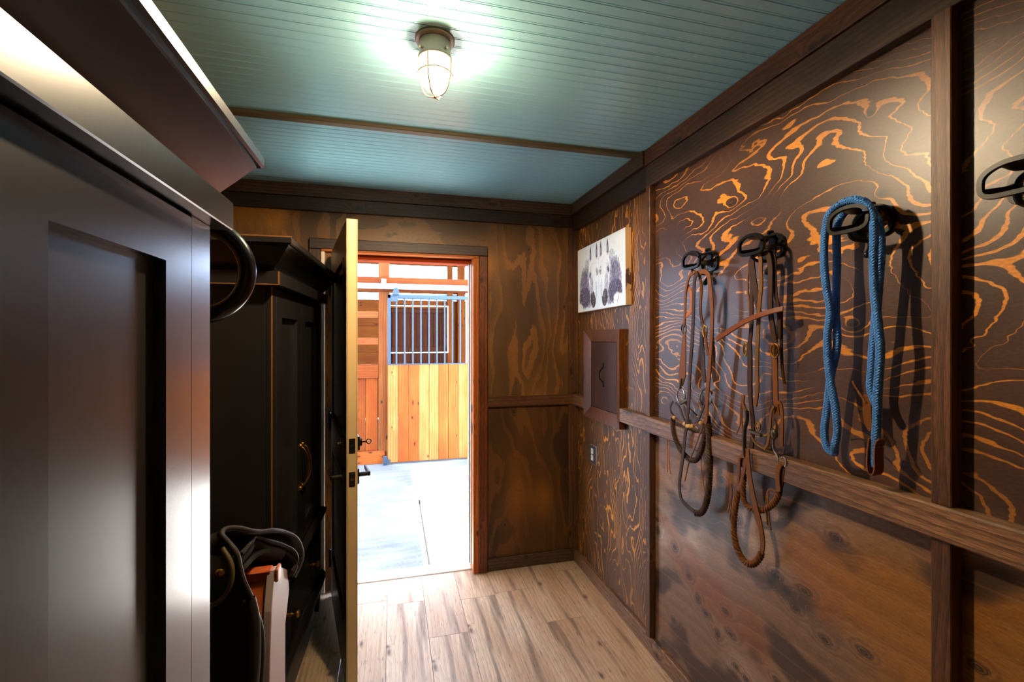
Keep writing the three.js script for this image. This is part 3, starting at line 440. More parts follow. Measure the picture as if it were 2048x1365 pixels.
const BRIDLE_B = {
  strap_a: [[1.249,1.8,0.08],[1.268,1.795,0.076],[1.274,1.773,0.072],[1.275,1.736,0.068],[1.27,1.683,0.063],[1.266,1.642,0.059],[1.262,1.607,0.055]],
  strap_b: [[1.309,1.791,0.05],[1.316,1.767,0.049],[1.322,1.701,0.048],[1.317,1.648,0.046],[1.314,1.608,0.045]],
  strap_c: [[1.282,1.802,0.06],[1.297,1.779,0.058],[1.293,1.708,0.057],[1.296,1.644,0.055],[1.298,1.609,0.053],[1.302,1.548,0.052],[1.311,1.503,0.05]],
  buckle_l: [[1.33,1.487,0.05]],
  strap_c2: [[1.311,1.503,0.05],[1.31,1.448,0.049],[1.312,1.349,0.047],[1.307,1.289,0.046],[1.303,1.249,0.044],[1.303,1.208,0.043],[1.314,1.141,0.041],[1.32,1.085,0.04]],
  strap_d: [[1.249,1.8,0.08],[1.241,1.801,0.077],[1.236,1.786,0.075],[1.237,1.759,0.073],[1.239,1.731,0.07],[1.24,1.701,0.068],[1.249,1.652,0.065],[1.256,1.618,0.062],[1.261,1.572,0.06],[1.267,1.499,0.058],[1.272,1.426,0.055],[1.273,1.351,0.053],[1.286,1.299,0.05]],
  strap_e: [[1.23,1.798,0.075],[1.219,1.8,0.071],[1.211,1.787,0.068],[1.208,1.761,0.064],[1.21,1.689,0.061],[1.214,1.617,0.057],[1.211,1.57,0.054],[1.203,1.512,0.05]],
  buckle_r: [[1.195,1.486,0.055]],
  strap_e2: [[1.203,1.504,0.048],[1.206,1.442,0.047],[1.205,1.361,0.046],[1.204,1.329,0.046],[1.2,1.282,0.045]],
  strap_f: [[1.221,1.799,0.06],[1.209,1.799,0.057],[1.202,1.783,0.055],[1.202,1.727,0.052],[1.2,1.667,0.05],[1.194,1.624,0.047],[1.191,1.582,0.045],[1.194,1.523,0.042]],
  strap_g: [[1.19,1.611,0.038],[1.193,1.501,0.035],[1.192,1.432,0.033],[1.186,1.38,0.03]],
  brow: [[1.413,1.521,0.1],[1.377,1.541,0.093],[1.344,1.559,0.087],[1.275,1.589,0.08],[1.214,1.605,0.073],[1.186,1.612,0.067],[1.162,1.616,0.06]],
  bit_l: [[1.317,1.278,0.055],[1.318,1.247,0.054],[1.329,1.214,0.053],[1.334,1.166,0.051],[1.334,1.12,0.05]],
  ring_l: [[1.33,1.131,0.05]],
  toggle: [[1.339,1.329,0.05],[1.342,1.301,0.05],[1.327,1.274,0.05]],
  lace_e: [[1.346,1.311,0.05],[1.352,1.284,0.05],[1.355,1.226,0.05],[1.374,1.186,0.05]],
  lace_f: [[1.348,1.3,0.048],[1.349,1.258,0.048],[1.346,1.196,0.048]],
  mid_bit: [[1.311,1.21,0.05],[1.286,1.208,0.05],[1.26,1.205,0.05]],
  brass_ring: [[1.279,1.231,0.045]],
  swivel: [[1.262,1.205,0.045],[1.237,1.21,0.045]],
  curb: [[1.308,1.2,0.045],[1.296,1.179,0.045],[1.277,1.168,0.045],[1.253,1.164,0.045],[1.222,1.173,0.045]],
  loop_l: [[1.202,1.311,0.055],[1.213,1.29,0.054],[1.218,1.256,0.053],[1.224,1.216,0.052],[1.233,1.18,0.051],[1.248,1.162,0.05]],
  loop_r: [[1.191,1.322,0.05],[1.182,1.323,0.05],[1.176,1.294,0.05],[1.175,1.246,0.05],[1.176,1.188,0.05]],
  rosette: [[1.207,1.221,0.05]],
  shank: [[1.21,1.268,0.045],[1.202,1.247,0.045],[1.206,1.221,0.045],[1.216,1.193,0.045],[1.212,1.168,0.045],[1.197,1.15,0.045],[1.193,1.132,0.045]],
  ring_r: [[1.175,1.14,0.045]],
  rein_flat: [[1.309,1.15,0.06],[1.306,1.102,0.059],[1.301,1.047,0.057],[1.285,0.985,0.056],[1.267,0.93,0.054],[1.255,0.888,0.053],[1.252,0.849,0.051],[1.258,0.816,0.05]],
  rein_braid: [[1.258,0.816,0.05],[1.278,0.782,0.05],[1.304,0.759,0.05],[1.333,0.755,0.05],[1.362,0.774,0.05],[1.381,0.812,0.05],[1.386,0.852,0.05],[1.382,0.902,0.05],[1.372,0.953,0.05],[1.362,0.986,0.05]],
  rein_l: [[1.362,0.986,0.05],[1.345,1.034,0.051],[1.332,1.079,0.051],[1.328,1.116,0.052]],
  rein_l2: [[1.33,1.117,0.053],[1.35,1.112,0.052],[1.356,1.083,0.052],[1.359,1.047,0.051],[1.368,0.991,0.05]],
  rein2: [[1.341,1.052,0.046],[1.346,0.989,0.045],[1.341,0.96,0.045],[1.322,0.946,0.044],[1.286,0.948,0.044],[1.255,0.961,0.044],[1.226,0.984,0.043],[1.201,1.017,0.043],[1.194,1.043,0.042]],
  rein2_f: [[1.183,1.045,0.055],[1.19,1.088,0.053],[1.188,1.115,0.052],[1.18,1.133,0.05]],
  rein2_g: [[1.189,1.045,0.045],[1.177,1.091,0.045],[1.173,1.128,0.045]],
  lace_g: [[1.37,1.005,0.05],[1.385,1.009,0.048],[1.403,1.0,0.045],[1.412,0.941,0.043],[1.427,0.888,0.04]],
  lace_h: [[1.397,0.991,0.048],[1.405,0.934,0.044],[1.417,0.866,0.04]],
  lace_i: [[1.197,1.038,0.05],[1.218,1.041,0.048],[1.237,1.028,0.045],[1.246,0.981,0.043],[1.244,0.916,0.04]],
  lace_j: [[1.233,1.021,0.048],[1.236,0.976,0.045],[1.233,0.932,0.043],[1.23,0.904,0.04]],
};
const ROPE = {
  a: [[0.89,1.847,0.065],[0.901,1.866,0.065],[0.915,1.879,0.064],[0.935,1.884,0.064],[0.959,1.882,0.063],[0.982,1.862,0.063],[0.999,1.824,0.062],[1.004,1.756,0.062],[0.998,1.67,0.061],[0.996,1.601,0.061],[1.004,1.537,0.06],[1.003,1.473,0.06],[0.995,1.406,0.06],[0.981,1.34,0.059],[0.975,1.273,0.059],[0.982,1.236,0.058],[1.002,1.209,0.058],[1.022,1.219,0.057],[1.031,1.262,0.057],[1.022,1.334,0.056],[1.011,1.421,0.056],[0.995,1.487,0.055],[0.992,1.528,0.055],[0.996,1.584,0.055],[0.996,1.652,0.054],[0.993,1.72,0.054],[0.994,1.788,0.053],[0.992,1.832,0.053],[0.981,1.859,0.052],[0.959,1.873,0.052],[0.938,1.875,0.051],[0.918,1.867,0.051],[0.901,1.846,0.05],[0.891,1.817,0.05]],
  b: [[0.896,1.871,0.085],[0.884,1.858,0.083],[0.873,1.831,0.081],[0.87,1.777,0.08],[0.873,1.716,0.078],[0.872,1.639,0.076],[0.867,1.578,0.074],[0.862,1.521,0.073],[0.862,1.491,0.071],[0.867,1.433,0.069],[0.872,1.371,0.067],[0.875,1.308,0.065],[0.878,1.274,0.064],[0.881,1.236,0.062],[0.883,1.209,0.06]],
  c: [[0.902,1.854,0.05],[0.885,1.822,0.05],[0.877,1.765,0.049],[0.88,1.687,0.049],[0.887,1.61,0.048],[0.893,1.546,0.048],[0.899,1.489,0.047],[0.902,1.445,0.046],[0.904,1.396,0.046],[0.896,1.369,0.045],[0.887,1.352,0.045]],
  popper: [[0.886,1.275,0.062],[0.89,1.239,0.062],[0.891,1.207,0.062],[0.886,1.187,0.062],[0.879,1.186,0.062],[0.873,1.2,0.062],[0.873,1.237,0.062],[0.869,1.268,0.062],[0.861,1.279,0.062]],
  knot: [[0.916,1.378,0.04],[0.917,1.338,0.04],[0.912,1.303,0.04],[0.903,1.294,0.04]],
  lace: [[0.957,1.41,0.04],[0.942,1.389,0.042],[0.918,1.359,0.045]],
  lace2: [[0.969,1.251,0.03],[0.942,1.26,0.037],[0.921,1.261,0.043],[0.901,1.251,0.05]],
};
const SADDLE = {
  rim: [[-0.316,0.62,1.24],[-0.31,0.686,1.24],[-0.308,0.761,1.245],[-0.312,0.808,1.25],[-0.321,0.846,1.25],[-0.337,0.897,1.25],[-0.352,0.938,1.25],[-0.361,0.969,1.255],[-0.369,0.999,1.26],[-0.39,1.023,1.27],[-0.408,1.042,1.28],[-0.407,1.046,1.3],[-0.388,1.035,1.33],[-0.364,1.008,1.37],[-0.349,0.989,1.41],[-0.333,0.975,1.45],[-0.312,0.937,1.52],[-0.292,0.896,1.57],[-0.283,0.849,1.6],[-0.281,0.816,1.6],[-0.288,0.793,1.59],[-0.299,0.773,1.57]],
  inner: [[-0.385,0.962,1.33],[-0.372,0.974,1.38],[-0.372,0.975,1.4],[-0.35,0.946,1.44],[-0.318,0.901,1.5],[-0.296,0.866,1.53],[-0.291,0.835,1.54],[-0.303,0.81,1.53]],
};

// ---------------------------------------------------------------- caged ceiling lamp
{
  const lamp = thing('ceiling_lamp', 'caged jelly-jar ceiling lamp with a glowing bulb, on the beaded ceiling', 'lamp', [0.126, H, -1.424]);
  const GREY = mat(col(196, 176, 160), 0.42);
  part('base_plate', lathe([[0, 0], [0.060, 0], [0.060, -0.004], [0.057, -0.009], [0, -0.009]], 40), GREY, lamp);
  const hs = part('housing', lathe([[0, -0.009], [0.0475, -0.009], [0.0475, -0.052], [0.051, -0.054], [0.051, -0.062], [0.046, -0.064], [0, -0.064]], 40), GREY, lamp);
  for (let k = 0; k < 4; k++) part('thumb_screw', new THREE.CylinderGeometry(0.004, 0.004, 0.01, 10).rotateZ(Math.PI / 2).rotateY(k * Math.PI / 2 + 0.6).translate(Math.cos(k * Math.PI / 2 + 0.6) * 0.054, -0.045, -Math.sin(k * Math.PI / 2 + 0.6) * 0.054), GREY, hs);
  part('glass_jar', lathe([[0.042, -0.064], [0.043, -0.10], [0.041, -0.125], [0.034, -0.146], [0.020, -0.158], [0, -0.161]], 40), mat(col(255, 255, 255), 0.02, { transmission: 1, thickness: 0, ior: 1.45 }), lamp);
  part('bulb', lathe([[0, -0.066], [0.015, -0.066], [0.018, -0.080], [0.030, -0.102], [0.032, -0.116], [0.026, -0.134], [0.014, -0.144], [0, -0.147]], 32), mat(col(255, 236, 200), 0.5, { emissive: new THREE.Color().setRGB(1, 0.86, 0.62), emissiveIntensity: 4 }), lamp, 'glowing warm bulb');
  const wire = mat(col(206, 170, 124), 0.35, { metalness: 0.5 }), cage = sub('wire_cage', lamp);
  for (let k = 0; k < 2; k++) { const a = k * Math.PI / 2 + 0.5, pts = []; for (let i = 0; i <= 24; i++) { const t = i / 24 * Math.PI, r = 0.0515; const x = Math.cos(t), y = Math.sin(t); const q = Math.abs(x) > 0.999 ? 1 : 1; pts.push(new THREE.Vector3(Math.cos(a) * r * Math.sign(x) * Math.pow(Math.abs(x), 0.6), -0.062 - 0.112 * Math.pow(y, 0.8), Math.sin(a) * r * Math.sign(x) * Math.pow(Math.abs(x), 0.6))); } part('cage_wire', tube(pts, 0.0022, 60, 6), wire, cage); }
  part('cage_ring', new THREE.TorusGeometry(0.052, 0.0018, 6, 48).rotateX(Math.PI / 2).translate(0, -0.108, 0), wire, cage); part('cage_knob', ball(new THREE.Vector3(0, -0.176, 0), 0.005), wire, cage);
  const warm = new THREE.Color().setRGB(1.0, 0.76, 0.48);
  const glow = new THREE.PointLight(warm, 0.6, 0, 2); glow.position.set(0, -0.110, 0); glow.castShadow = true; glow.shadow.radius = 1.4; lamp.add(glow);
  const down = new THREE.SpotLight(warm, 5.0, 0, 1.56, 0.12, 2); down.position.set(0, -0.112, 0); down.target.position.set(0, -1.1, 0); down.castShadow = true; down.shadow.radius = 1.4; lamp.add(down, down.target);      // the closed housing throws most of the light down and sideways
}

// ---------------------------------------------------------------- wardrobes: local x is the front, local z the width (towards the lens)
function wrap(profile, w, d) {               // moulding mitred round front and two sides of a w x d block whose front is x = 0
  const P = [], U = []; const ringPts = ([o, y]) => [[-d, y, w / 2 + o], [o, y, w / 2 + o], [o, y, -w / 2 - o], [-d, y, -w / 2 - o]];
  const quad = (a, b, c, e) => { for (const v of [a, b, c, a, c, e]) { P.push(...v); U.push(v[2], v[1]); } };
  for (let i = 0; i + 1 < profile.length; i++) { const A = ringPts(profile[i]), B = ringPts(profile[i + 1]); for (let k = 0; k < 3; k++) quad(A[k], A[k + 1], B[k + 1], B[k]); }
  for (const q of [profile[0], profile[profile.length - 1]]) { const A = ringPts(q); if (q === profile[0]) quad(A[3], A[2], A[1], A[0]); else quad(A[0], A[1], A[2], A[3]); }
  for (const s of [0, 3]) { const L = profile.map((q) => ringPts(q)[s]); for (let i = 1; i + 1 < L.length; i++) { const t = s ? [L[0], L[i + 1], L[i]] : [L[0], L[i], L[i + 1]]; for (const v of t) { P.push(...v); U.push(v[2], v[1]); } } }
  const A = ringPts(profile[0]), B = ringPts(profile[profile.length - 1]); quad(A[3], A[0], B[0], B[3]);
  return geom(P, null, U);
}
function wardrobe(label, o) {
  const root = thing('wardrobe', label, 'wardrobe', [o.x, 0, -o.d]); root.rotation.y = o.turn; const W = o.w, D = o.depth;
  const bx = (name, x, y, z, m, parent = root, c = 0.002) => { const q = part(name, chamferBox(x[1] - x[0], y[1] - y[0], z[1] - z[0], c), m, parent); q.position.set((x[0] + x[1]) / 2, (y[0] + y[1]) / 2, (z[0] + z[1]) / 2); return q; };
  const top = o.frieze, dz = W / 2, st = o.stile;
  bx('carcass', [-D, -0.021], [0.08, top + 0.02], [-dz, dz], BLACK_PANEL);
  bx('face_stile', [-0.021, 0], [0.10, top], [dz - st, dz], BLACK); bx('face_stile', [-0.021, 0], [0.10, top], [-dz, -dz + st], BLACK);
  bx('plinth', [-D, -0.03], [0.0, 0.10], [-dz + 0.01, dz - 0.01], BLACK_PANEL);
  part('base_moulding', wrap([[-0.02, o.base - 0.09], [0.012, o.base - 0.088], [0.022, o.base - 0.05], [0.022, o.base - 0.03], [0.006, o.base], [-0.02, o.base + 0.002]], W, D), BLACK, root);
  part('waist_moulding', wrap([[-0.02, o.waist - 0.02], [0.010, o.waist - 0.018], [0.026, o.waist], [0.026, o.waist + 0.018], [0.004, o.waist + 0.032], [-0.02, o.waist + 0.034]], W, D), BLACK, root);
  part('frieze', wrap([[-0.02, top], [0.028, top], [0.030, top + 0.002], [0.030, top + o.fh - 0.002], [0.028, top + o.fh], [-0.02, top + o.fh]], W, D), BLACK, root);
  const cr = part('crown', wrap([[0.0, top + o.fh - 0.005], [0.008, top + o.fh + 0.006], [0.010, top + o.fh + 0.010], [o.over - 0.014, o.top - 0.030], [o.over - 0.012, o.top - 0.026], [0.0, o.top - 0.026]], W, D), BLACK, root);
  part('crown_cap', wrap([[0.0, o.top - 0.026], [o.over - 0.004, o.top - 0.026], [o.over, o.top - 0.021], [o.over, o.top - 0.003], [o.over - 0.003, o.top], [0.0, o.top]], W, D), BLACK, root);
  if (o.worn) for (const s of [-1, 1]) { bx('worn_edge', [-0.004, 0.0008], [0.64, top - 0.002], [s * (dz - 0.0015) - 0.0022, s * (dz - 0.0015) + 0.0022], BLACK_EDGE, root, 0.0006); bx('worn_edge', [0.0265, 0.0308], [top + 0.001, top + o.fh - 0.001], [s * (dz + 0.0288) - 0.002, s * (dz + 0.0288) + 0.002], BLACK_EDGE, root, 0.0006); bx('worn_edge', [-D + 0.01, 0.030], [top - 0.0006, top + 0.0035], [s * (dz + 0.0288) - 0.0022, s * (dz + 0.0288) + 0.0022], BLACK_EDGE, root, 0.0006); bx('worn_edge', [-D + 0.01, o.over], [o.top - 0.004, o.top + 0.0006], [s * (dz + o.over - 0.002) - 0.0022, s * (dz + o.over - 0.002) + 0.0022], BLACK_EDGE, root, 0.0006); }
  // doors
  const dw = W / 2 - st, yb = o.waist + 0.038, yt = top - 0.006, sw = o.door, rec = 0.016;
  for (const s of [-1, 1]) {
    const dg = sub('door', root), z0 = s < 0 ? -dz + st + 0.002 : 0.0015, z1 = s < 0 ? -0.0015 : dz - st - 0.002;
    { const sh = new THREE.Shape([[z0, yb], [z1, yb], [z1, yt], [z0, yt]].map((q) => new THREE.Vector2(-q[0], q[1]))), ho = new THREE.Path([[z0 + sw, yb + sw], [z1 - sw, yb + sw], [z1 - sw, yt - o.toprail], [z0 + sw, yt - o.toprail]].map((q) => new THREE.Vector2(-q[0], q[1]))); sh.holes.push(ho);
      const g = new THREE.ExtrudeGeometry(sh, { depth: 0.018, bevelEnabled: true, bevelSize: 0.0012, bevelThickness: 0.0015, bevelSegments: 1 }); g.rotateY(Math.PI / 2); g.translate(-0.0185, 0, 0); part('door_frame', g, BLACK, dg); }
    bx('door_panel', [-0.0205, -rec], [yb + sw - 0.005, yt - o.toprail + 0.005], [z0 + sw - 0.005, z1 - sw + 0.005], BLACK_PANEL, dg);
    if (o.handles) {
      const zc = s < 0 ? z1 - 0.02 : z0 + 0.02, y = o.handle;
      const h = part('pull_handle', merge([tube([[0, 0.09], [0.018, 0.075], [0.034, 0.03], [0.036, 0], [0.034, -0.03], [0.018, -0.075], [0, -0.09]].map(([a, b]) => new THREE.Vector3(a, y + b, zc)), 0.0045, 40, 8), ball(new THREE.Vector3(0.002, y + 0.092, zc), 0.009), ball(new THREE.Vector3(0.002, y - 0.092, zc), 0.009)]), BRASS, dg, 'bowed brass pull');
    }
  }
  if (o.drawer) {
    const dr = sub('drawer', root); bx('drawer_front', [-0.018, 0.004], [o.base + 0.008, o.waist - 0.026], [-dz + st + 0.003, dz - st - 0.003], BLACK, dr, 0.004);
    for (const z of [-0.205, 0.205]) part('knob', lathe([[0, 0], [0.009, 0], [0.006, 0.008], [0.005, 0.014], [0.012, 0.022], [0.016, 0.028], [0.013, 0.034], [0, 0.037]], 24).rotateZ(-Math.PI / 2).translate(0.004, (o.base + o.waist) / 2 - 0.02, z), BRASS, dr, 'turned brass knob');
  }
  return root;
}
wardrobe('large black wardrobe with a sloping crown moulding, closest to the camera', { x: -0.335, d: 0.47, turn: 0, w: 1.04, depth: 0.62, frieze: 1.738, fh: 0.055, top: 1.905, over: 0.075, stile: 0.085, door: 0.092, toprail: 0.088, waist: 0.60, base: 0.30, handle: 1.05, worn: false, handles: false, drawer: true });
wardrobe('black wardrobe with brass pulls and a brass-knobbed drawer beside the open door', { x: -0.388, d: 2.19, turn: -2.4 * Math.PI / 180, w: 0.86, depth: 0.56, frieze: 1.708, fh: 0.048, top: 1.866, over: 0.082, stile: 0.05, door: 0.07, toprail: 0.10, waist: 0.60, base: 0.30, handle: 0.965, worn: true, handles: true, drawer: true });

// black hoop on the end of the near wardrobe
{
  const h = thing('black_hoop', 'glossy black round hoop hanging from a peg on the end of the near wardrobe', 'hoop', [-0.418, 1.675, -1.155]);
  const pts = []; for (let i = 0; i < 48; i++) { const a = i / 48 * Math.PI * 2; pts.push(new THREE.Vector3(Math.cos(a) * 0.101, Math.sin(a) * 0.101, 0)); }
  part('ring_tube', tube(pts, 0.0185, 120, 16, true), mat(col(14, 13, 13), 0.22), h);
  part('peg', merge([new THREE.CylinderGeometry(0.008, 0.008, 0.17, 14).rotateX(Math.PI / 2).translate(0, 0.074, 0.081), ball(new THREE.Vector3(0, 0.074, -0.006), 0.012)]), IRON, h);
}

// ---------------------------------------------------------------- saddle rack and saddle between the wardrobes
{
  const RED = woodMat(T_TRIM, [2.4, 0.5], 0.4); RED.map = null; RED.color = col(188, 88, 36); const PINK = mat(col(196, 170, 160), 0.5);
  const rk = thing('saddle_rack', 'orange-brown wooden saddle rack with a pale end board, between the two wardrobes', 'saddle rack', [0, 0, 0]);
  board('ridge_board', rk, [-0.95, -0.318], [0.866, 0.897], [1.368, 1.402], RED, { c: 0.004 });
  // sloping boards either side of the ridge, an upright board below the near one; profiles in (depth, height), run along x
  const run = (name, prof, x0, x1, m, label) => { const g = new THREE.ExtrudeGeometry(new THREE.Shape(prof.map((p) => new THREE.Vector2(...p))), { depth: x1 - x0 - 0.004, bevelEnabled: true, bevelSize: 0.0015, bevelThickness: 0.002, bevelSegments: 1 }); g.rotateY(Math.PI / 2); g.translate(x0 + 0.002, 0, 0); return part(name, g, m, rk, label); };      // shape x becomes -z = depth
  run('slope_board', [[1.372, 0.864], [1.386, 0.862], [1.352, 0.770], [1.337, 0.774]], -0.95, -0.333, RED);
  run('slope_board', [[1.402, 0.872], [1.402, 0.856], [1.528, 0.776], [1.538, 0.790]], -0.95, -0.333, RED);
  run('lower_board', [[1.346, 0.760], [1.362, 0.760], [1.362, 0.50], [1.346, 0.50]], -0.95, -0.350, RED);
  run('end_board', [[1.372, 0.893], [1.405, 0.889], [1.535, 0.815], [1.552, 0.745], [1.50, 0.67], [1.495, 0.02], [1.33, 0.02], [1.322, 0.63], [1.328, 0.704], [1.342, 0.80]], -0.330, -0.310, PINK, 'pale worn end board');
  board('end_cap', rk, [-0.3095, -0.300], [0.862, 0.899], [1.366, 1.404], tinted(RED, 206, 122, 88), { c: 0.003 });
  board('post', rk, [-0.60, -0.54], [0, 0.86], [1.43, 1.49], RED, { c: 0.004 }); board('post', rk, [-0.90, -0.84], [0, 0.86], [1.43, 1.49], RED, { c: 0.004 }); board('foot', rk, [-0.95, -0.40], [0, 0.05], [1.42, 1.50], RED, { c: 0.004 });
}
{
  const sad = thing('saddle', 'black leather English saddle resting on the orange-brown wooden rack', 'saddle', [0, 0, 0]);
  const V = (p) => new THREE.Vector3(p[0], p[1], -p[2]);
  const rim = curve(SADDLE.rim.map(V)), inn = curve(SADDLE.inner.map(V));
  // shell from the front rim back to the cantle
  const n = 60, m = 14, P = [], U = [], I = [], idx = (i, j, s) => s * (n + 1) * (m + 1) + i * (m + 1) + j;
  for (const s of [0, 1]) for (let i = 0; i <= n; i++) for (let j = 0; j <= m; j++) {
    const p = rim.getPointAt(i / n), t = j / m, topness = sstep(0.90, 1.02, p.y), mid = -1.43, side = (p.z - mid);
    const x = p.x - 0.44 * t - 0.03 * (1 - topness), y = p.y + topness * (-0.05 * Math.sin(t * Math.PI) + 0.05 * t * t) - s * 0.010 * topness, z = mid + side * (1 - 0.18 * t) - s * 0.010 * Math.sign(side) * (1 - topness);
    P.push(x + 0.03 * (1 - topness), y, z); U.push(i / 6, t * 4);
  }
  for (const s of [0, 1]) for (let i = 0; i < n; i++) for (let j = 0; j < m; j++) { const a = idx(i, j, s), b = idx(i + 1, j, s), c = idx(i + 1, j + 1, s), d = idx(i, j + 1, s); if (s) I.push(a, c, b, a, d, c); else I.push(a, b, c, a, c, d); }
  const edge = (a0, a1, b0, b1) => I.push(a0, b0, a1, a1, b0, b1);
  for (let i = 0; i < n; i++) { edge(idx(i, 0, 0), idx(i + 1, 0, 0), idx(i, 0, 1), idx(i + 1, 0, 1)); edge(idx(i, m, 0), idx(i + 1, m, 0), idx(i, m, 1), idx(i + 1, m, 1)); }
  for (let j = 0; j < m; j++) { edge(idx(0, j, 0), idx(0, j + 1, 0), idx(0, j, 1), idx(0, j + 1, 1)); edge(idx(n, j, 0), idx(n, j + 1, 0), idx(n, j, 1), idx(n, j + 1, 1)); }
  const g = geom(P, null, U); g.setIndex(I); g.computeVertexNormals(); part('seat_and_flaps', g, L_BLACK, sad);
  part('edge_piping', tube(SADDLE.rim.map(V), 0.0055, 160, 10), leather(58, 50, 44, 0.45), sad, 'rolled edge of the flap');
  const loft = (f, nu, nv) => { const P2 = [], U2 = [], I2 = []; for (let i = 0; i <= nu; i++) for (let j = 0; j <= nv; j++) { const p = f(i / nu, j / nv); P2.push(p.x, p.y, p.z); U2.push(i / nu * 4, j / nv * 2); } for (let i = 0; i < nu; i++) for (let j = 0; j < nv; j++) { const a = i * (nv + 1) + j, b = a + nv + 1; I2.push(a, b, b + 1, a, b + 1, a + 1); } const q = geom(P2, null, U2); q.setIndex(I2); q.computeVertexNormals(); return q; };
  const PL2 = L_PLUM.clone(); PL2.side = THREE.DoubleSide;
  // padded panel under the seat: a soft roll that follows the arch and runs back
  part('panel_cushion', loft((u, v) => { const p = inn.getPointAt(u), c = Math.PI * (0.15 + 0.85 * Math.min(1, v * 3)), k = Math.max(0, v - 0.333) * 0.55; const down = p.y < 0.9 ? 0.4 : 1; return new THREE.Vector3(p.x - 0.012 + 0.02 * Math.sin(c) - k, p.y + 0.022 * Math.cos(c) * down - 0.016, p.z + 0.018 * Math.cos(c) * (1 - down)); }, 48, 18), PL2, sad, 'plum-black padded underside');
  part('panel_lining', loft((u, v) => { const p = inn.getPointAt(u), r = rim.getPointAt(0.44 + 0.54 * u); return new THREE.Vector3(p.x + (r.x - p.x) * v - 0.035 * Math.sin(Math.PI * v) - 0.01, p.y + (r.y - p.y) * v, p.z + (r.z - p.z) * v); }, 40, 8), PL2, sad);
  part('panel_welt', tube(SADDLE.inner.map((p) => V([p[0] + 0.006, p[1] + 0.004, p[2]])), 0.0055, 80, 8), leather(44, 38, 36, 0.5), sad);
  part('gullet_lining', strap([[-0.42, 0.925, 1.33], [-0.40, 0.935, 1.40], [-0.38, 0.92, 1.47], [-0.37, 0.895, 1.52]].map(V), 0.09, 0.012, new THREE.Vector3(0, 1, 0.3), 24), L_BLACK, sad);
  // skirt with stud and knee roll on the near flap
  const sk = []; for (const [u, x, y, d] of [[0, -0.40, 1.015, 1.258], [1, -0.378, 0.985, 1.244], [2, -0.372, 0.955, 1.236], [3, -0.378, 0.925, 1.232], [4, -0.40, 0.90, 1.232], [5, -0.44, 0.885, 1.232]]) sk.push(V([x, y, d]));
  part('skirt_edge', tube(sk, 0.006, 60, 8), leather(86, 72, 44, 0.4), sad);
  part('skirt', strap([[-0.41, 1.00, 1.252], [-0.415, 0.955, 1.238], [-0.43, 0.905, 1.234]].map(V), 0.075, 0.006, new THREE.Vector3(0, 0.2, 1), 20), leather(46, 40, 32, 0.38), sad);
  part('stud', lathe([[0, 0], [0.010, 0], [0.011, 0.003], [0.006, 0.007], [0, 0.008]], 20).rotateX(Math.PI / 2).translate(-0.398, 0.965, -1.236), BRASS, sad, 'brass stud');
  part('knee_roll', tube([[-0.335, 0.895, 1.236], [-0.325, 0.85, 1.232], [-0.322, 0.80, 1.230], [-0.322, 0.74, 1.228], [-0.328, 0.66, 1.228]].map(V), 0.014, 60, 12), leather(40, 35, 28, 0.38), sad);
}

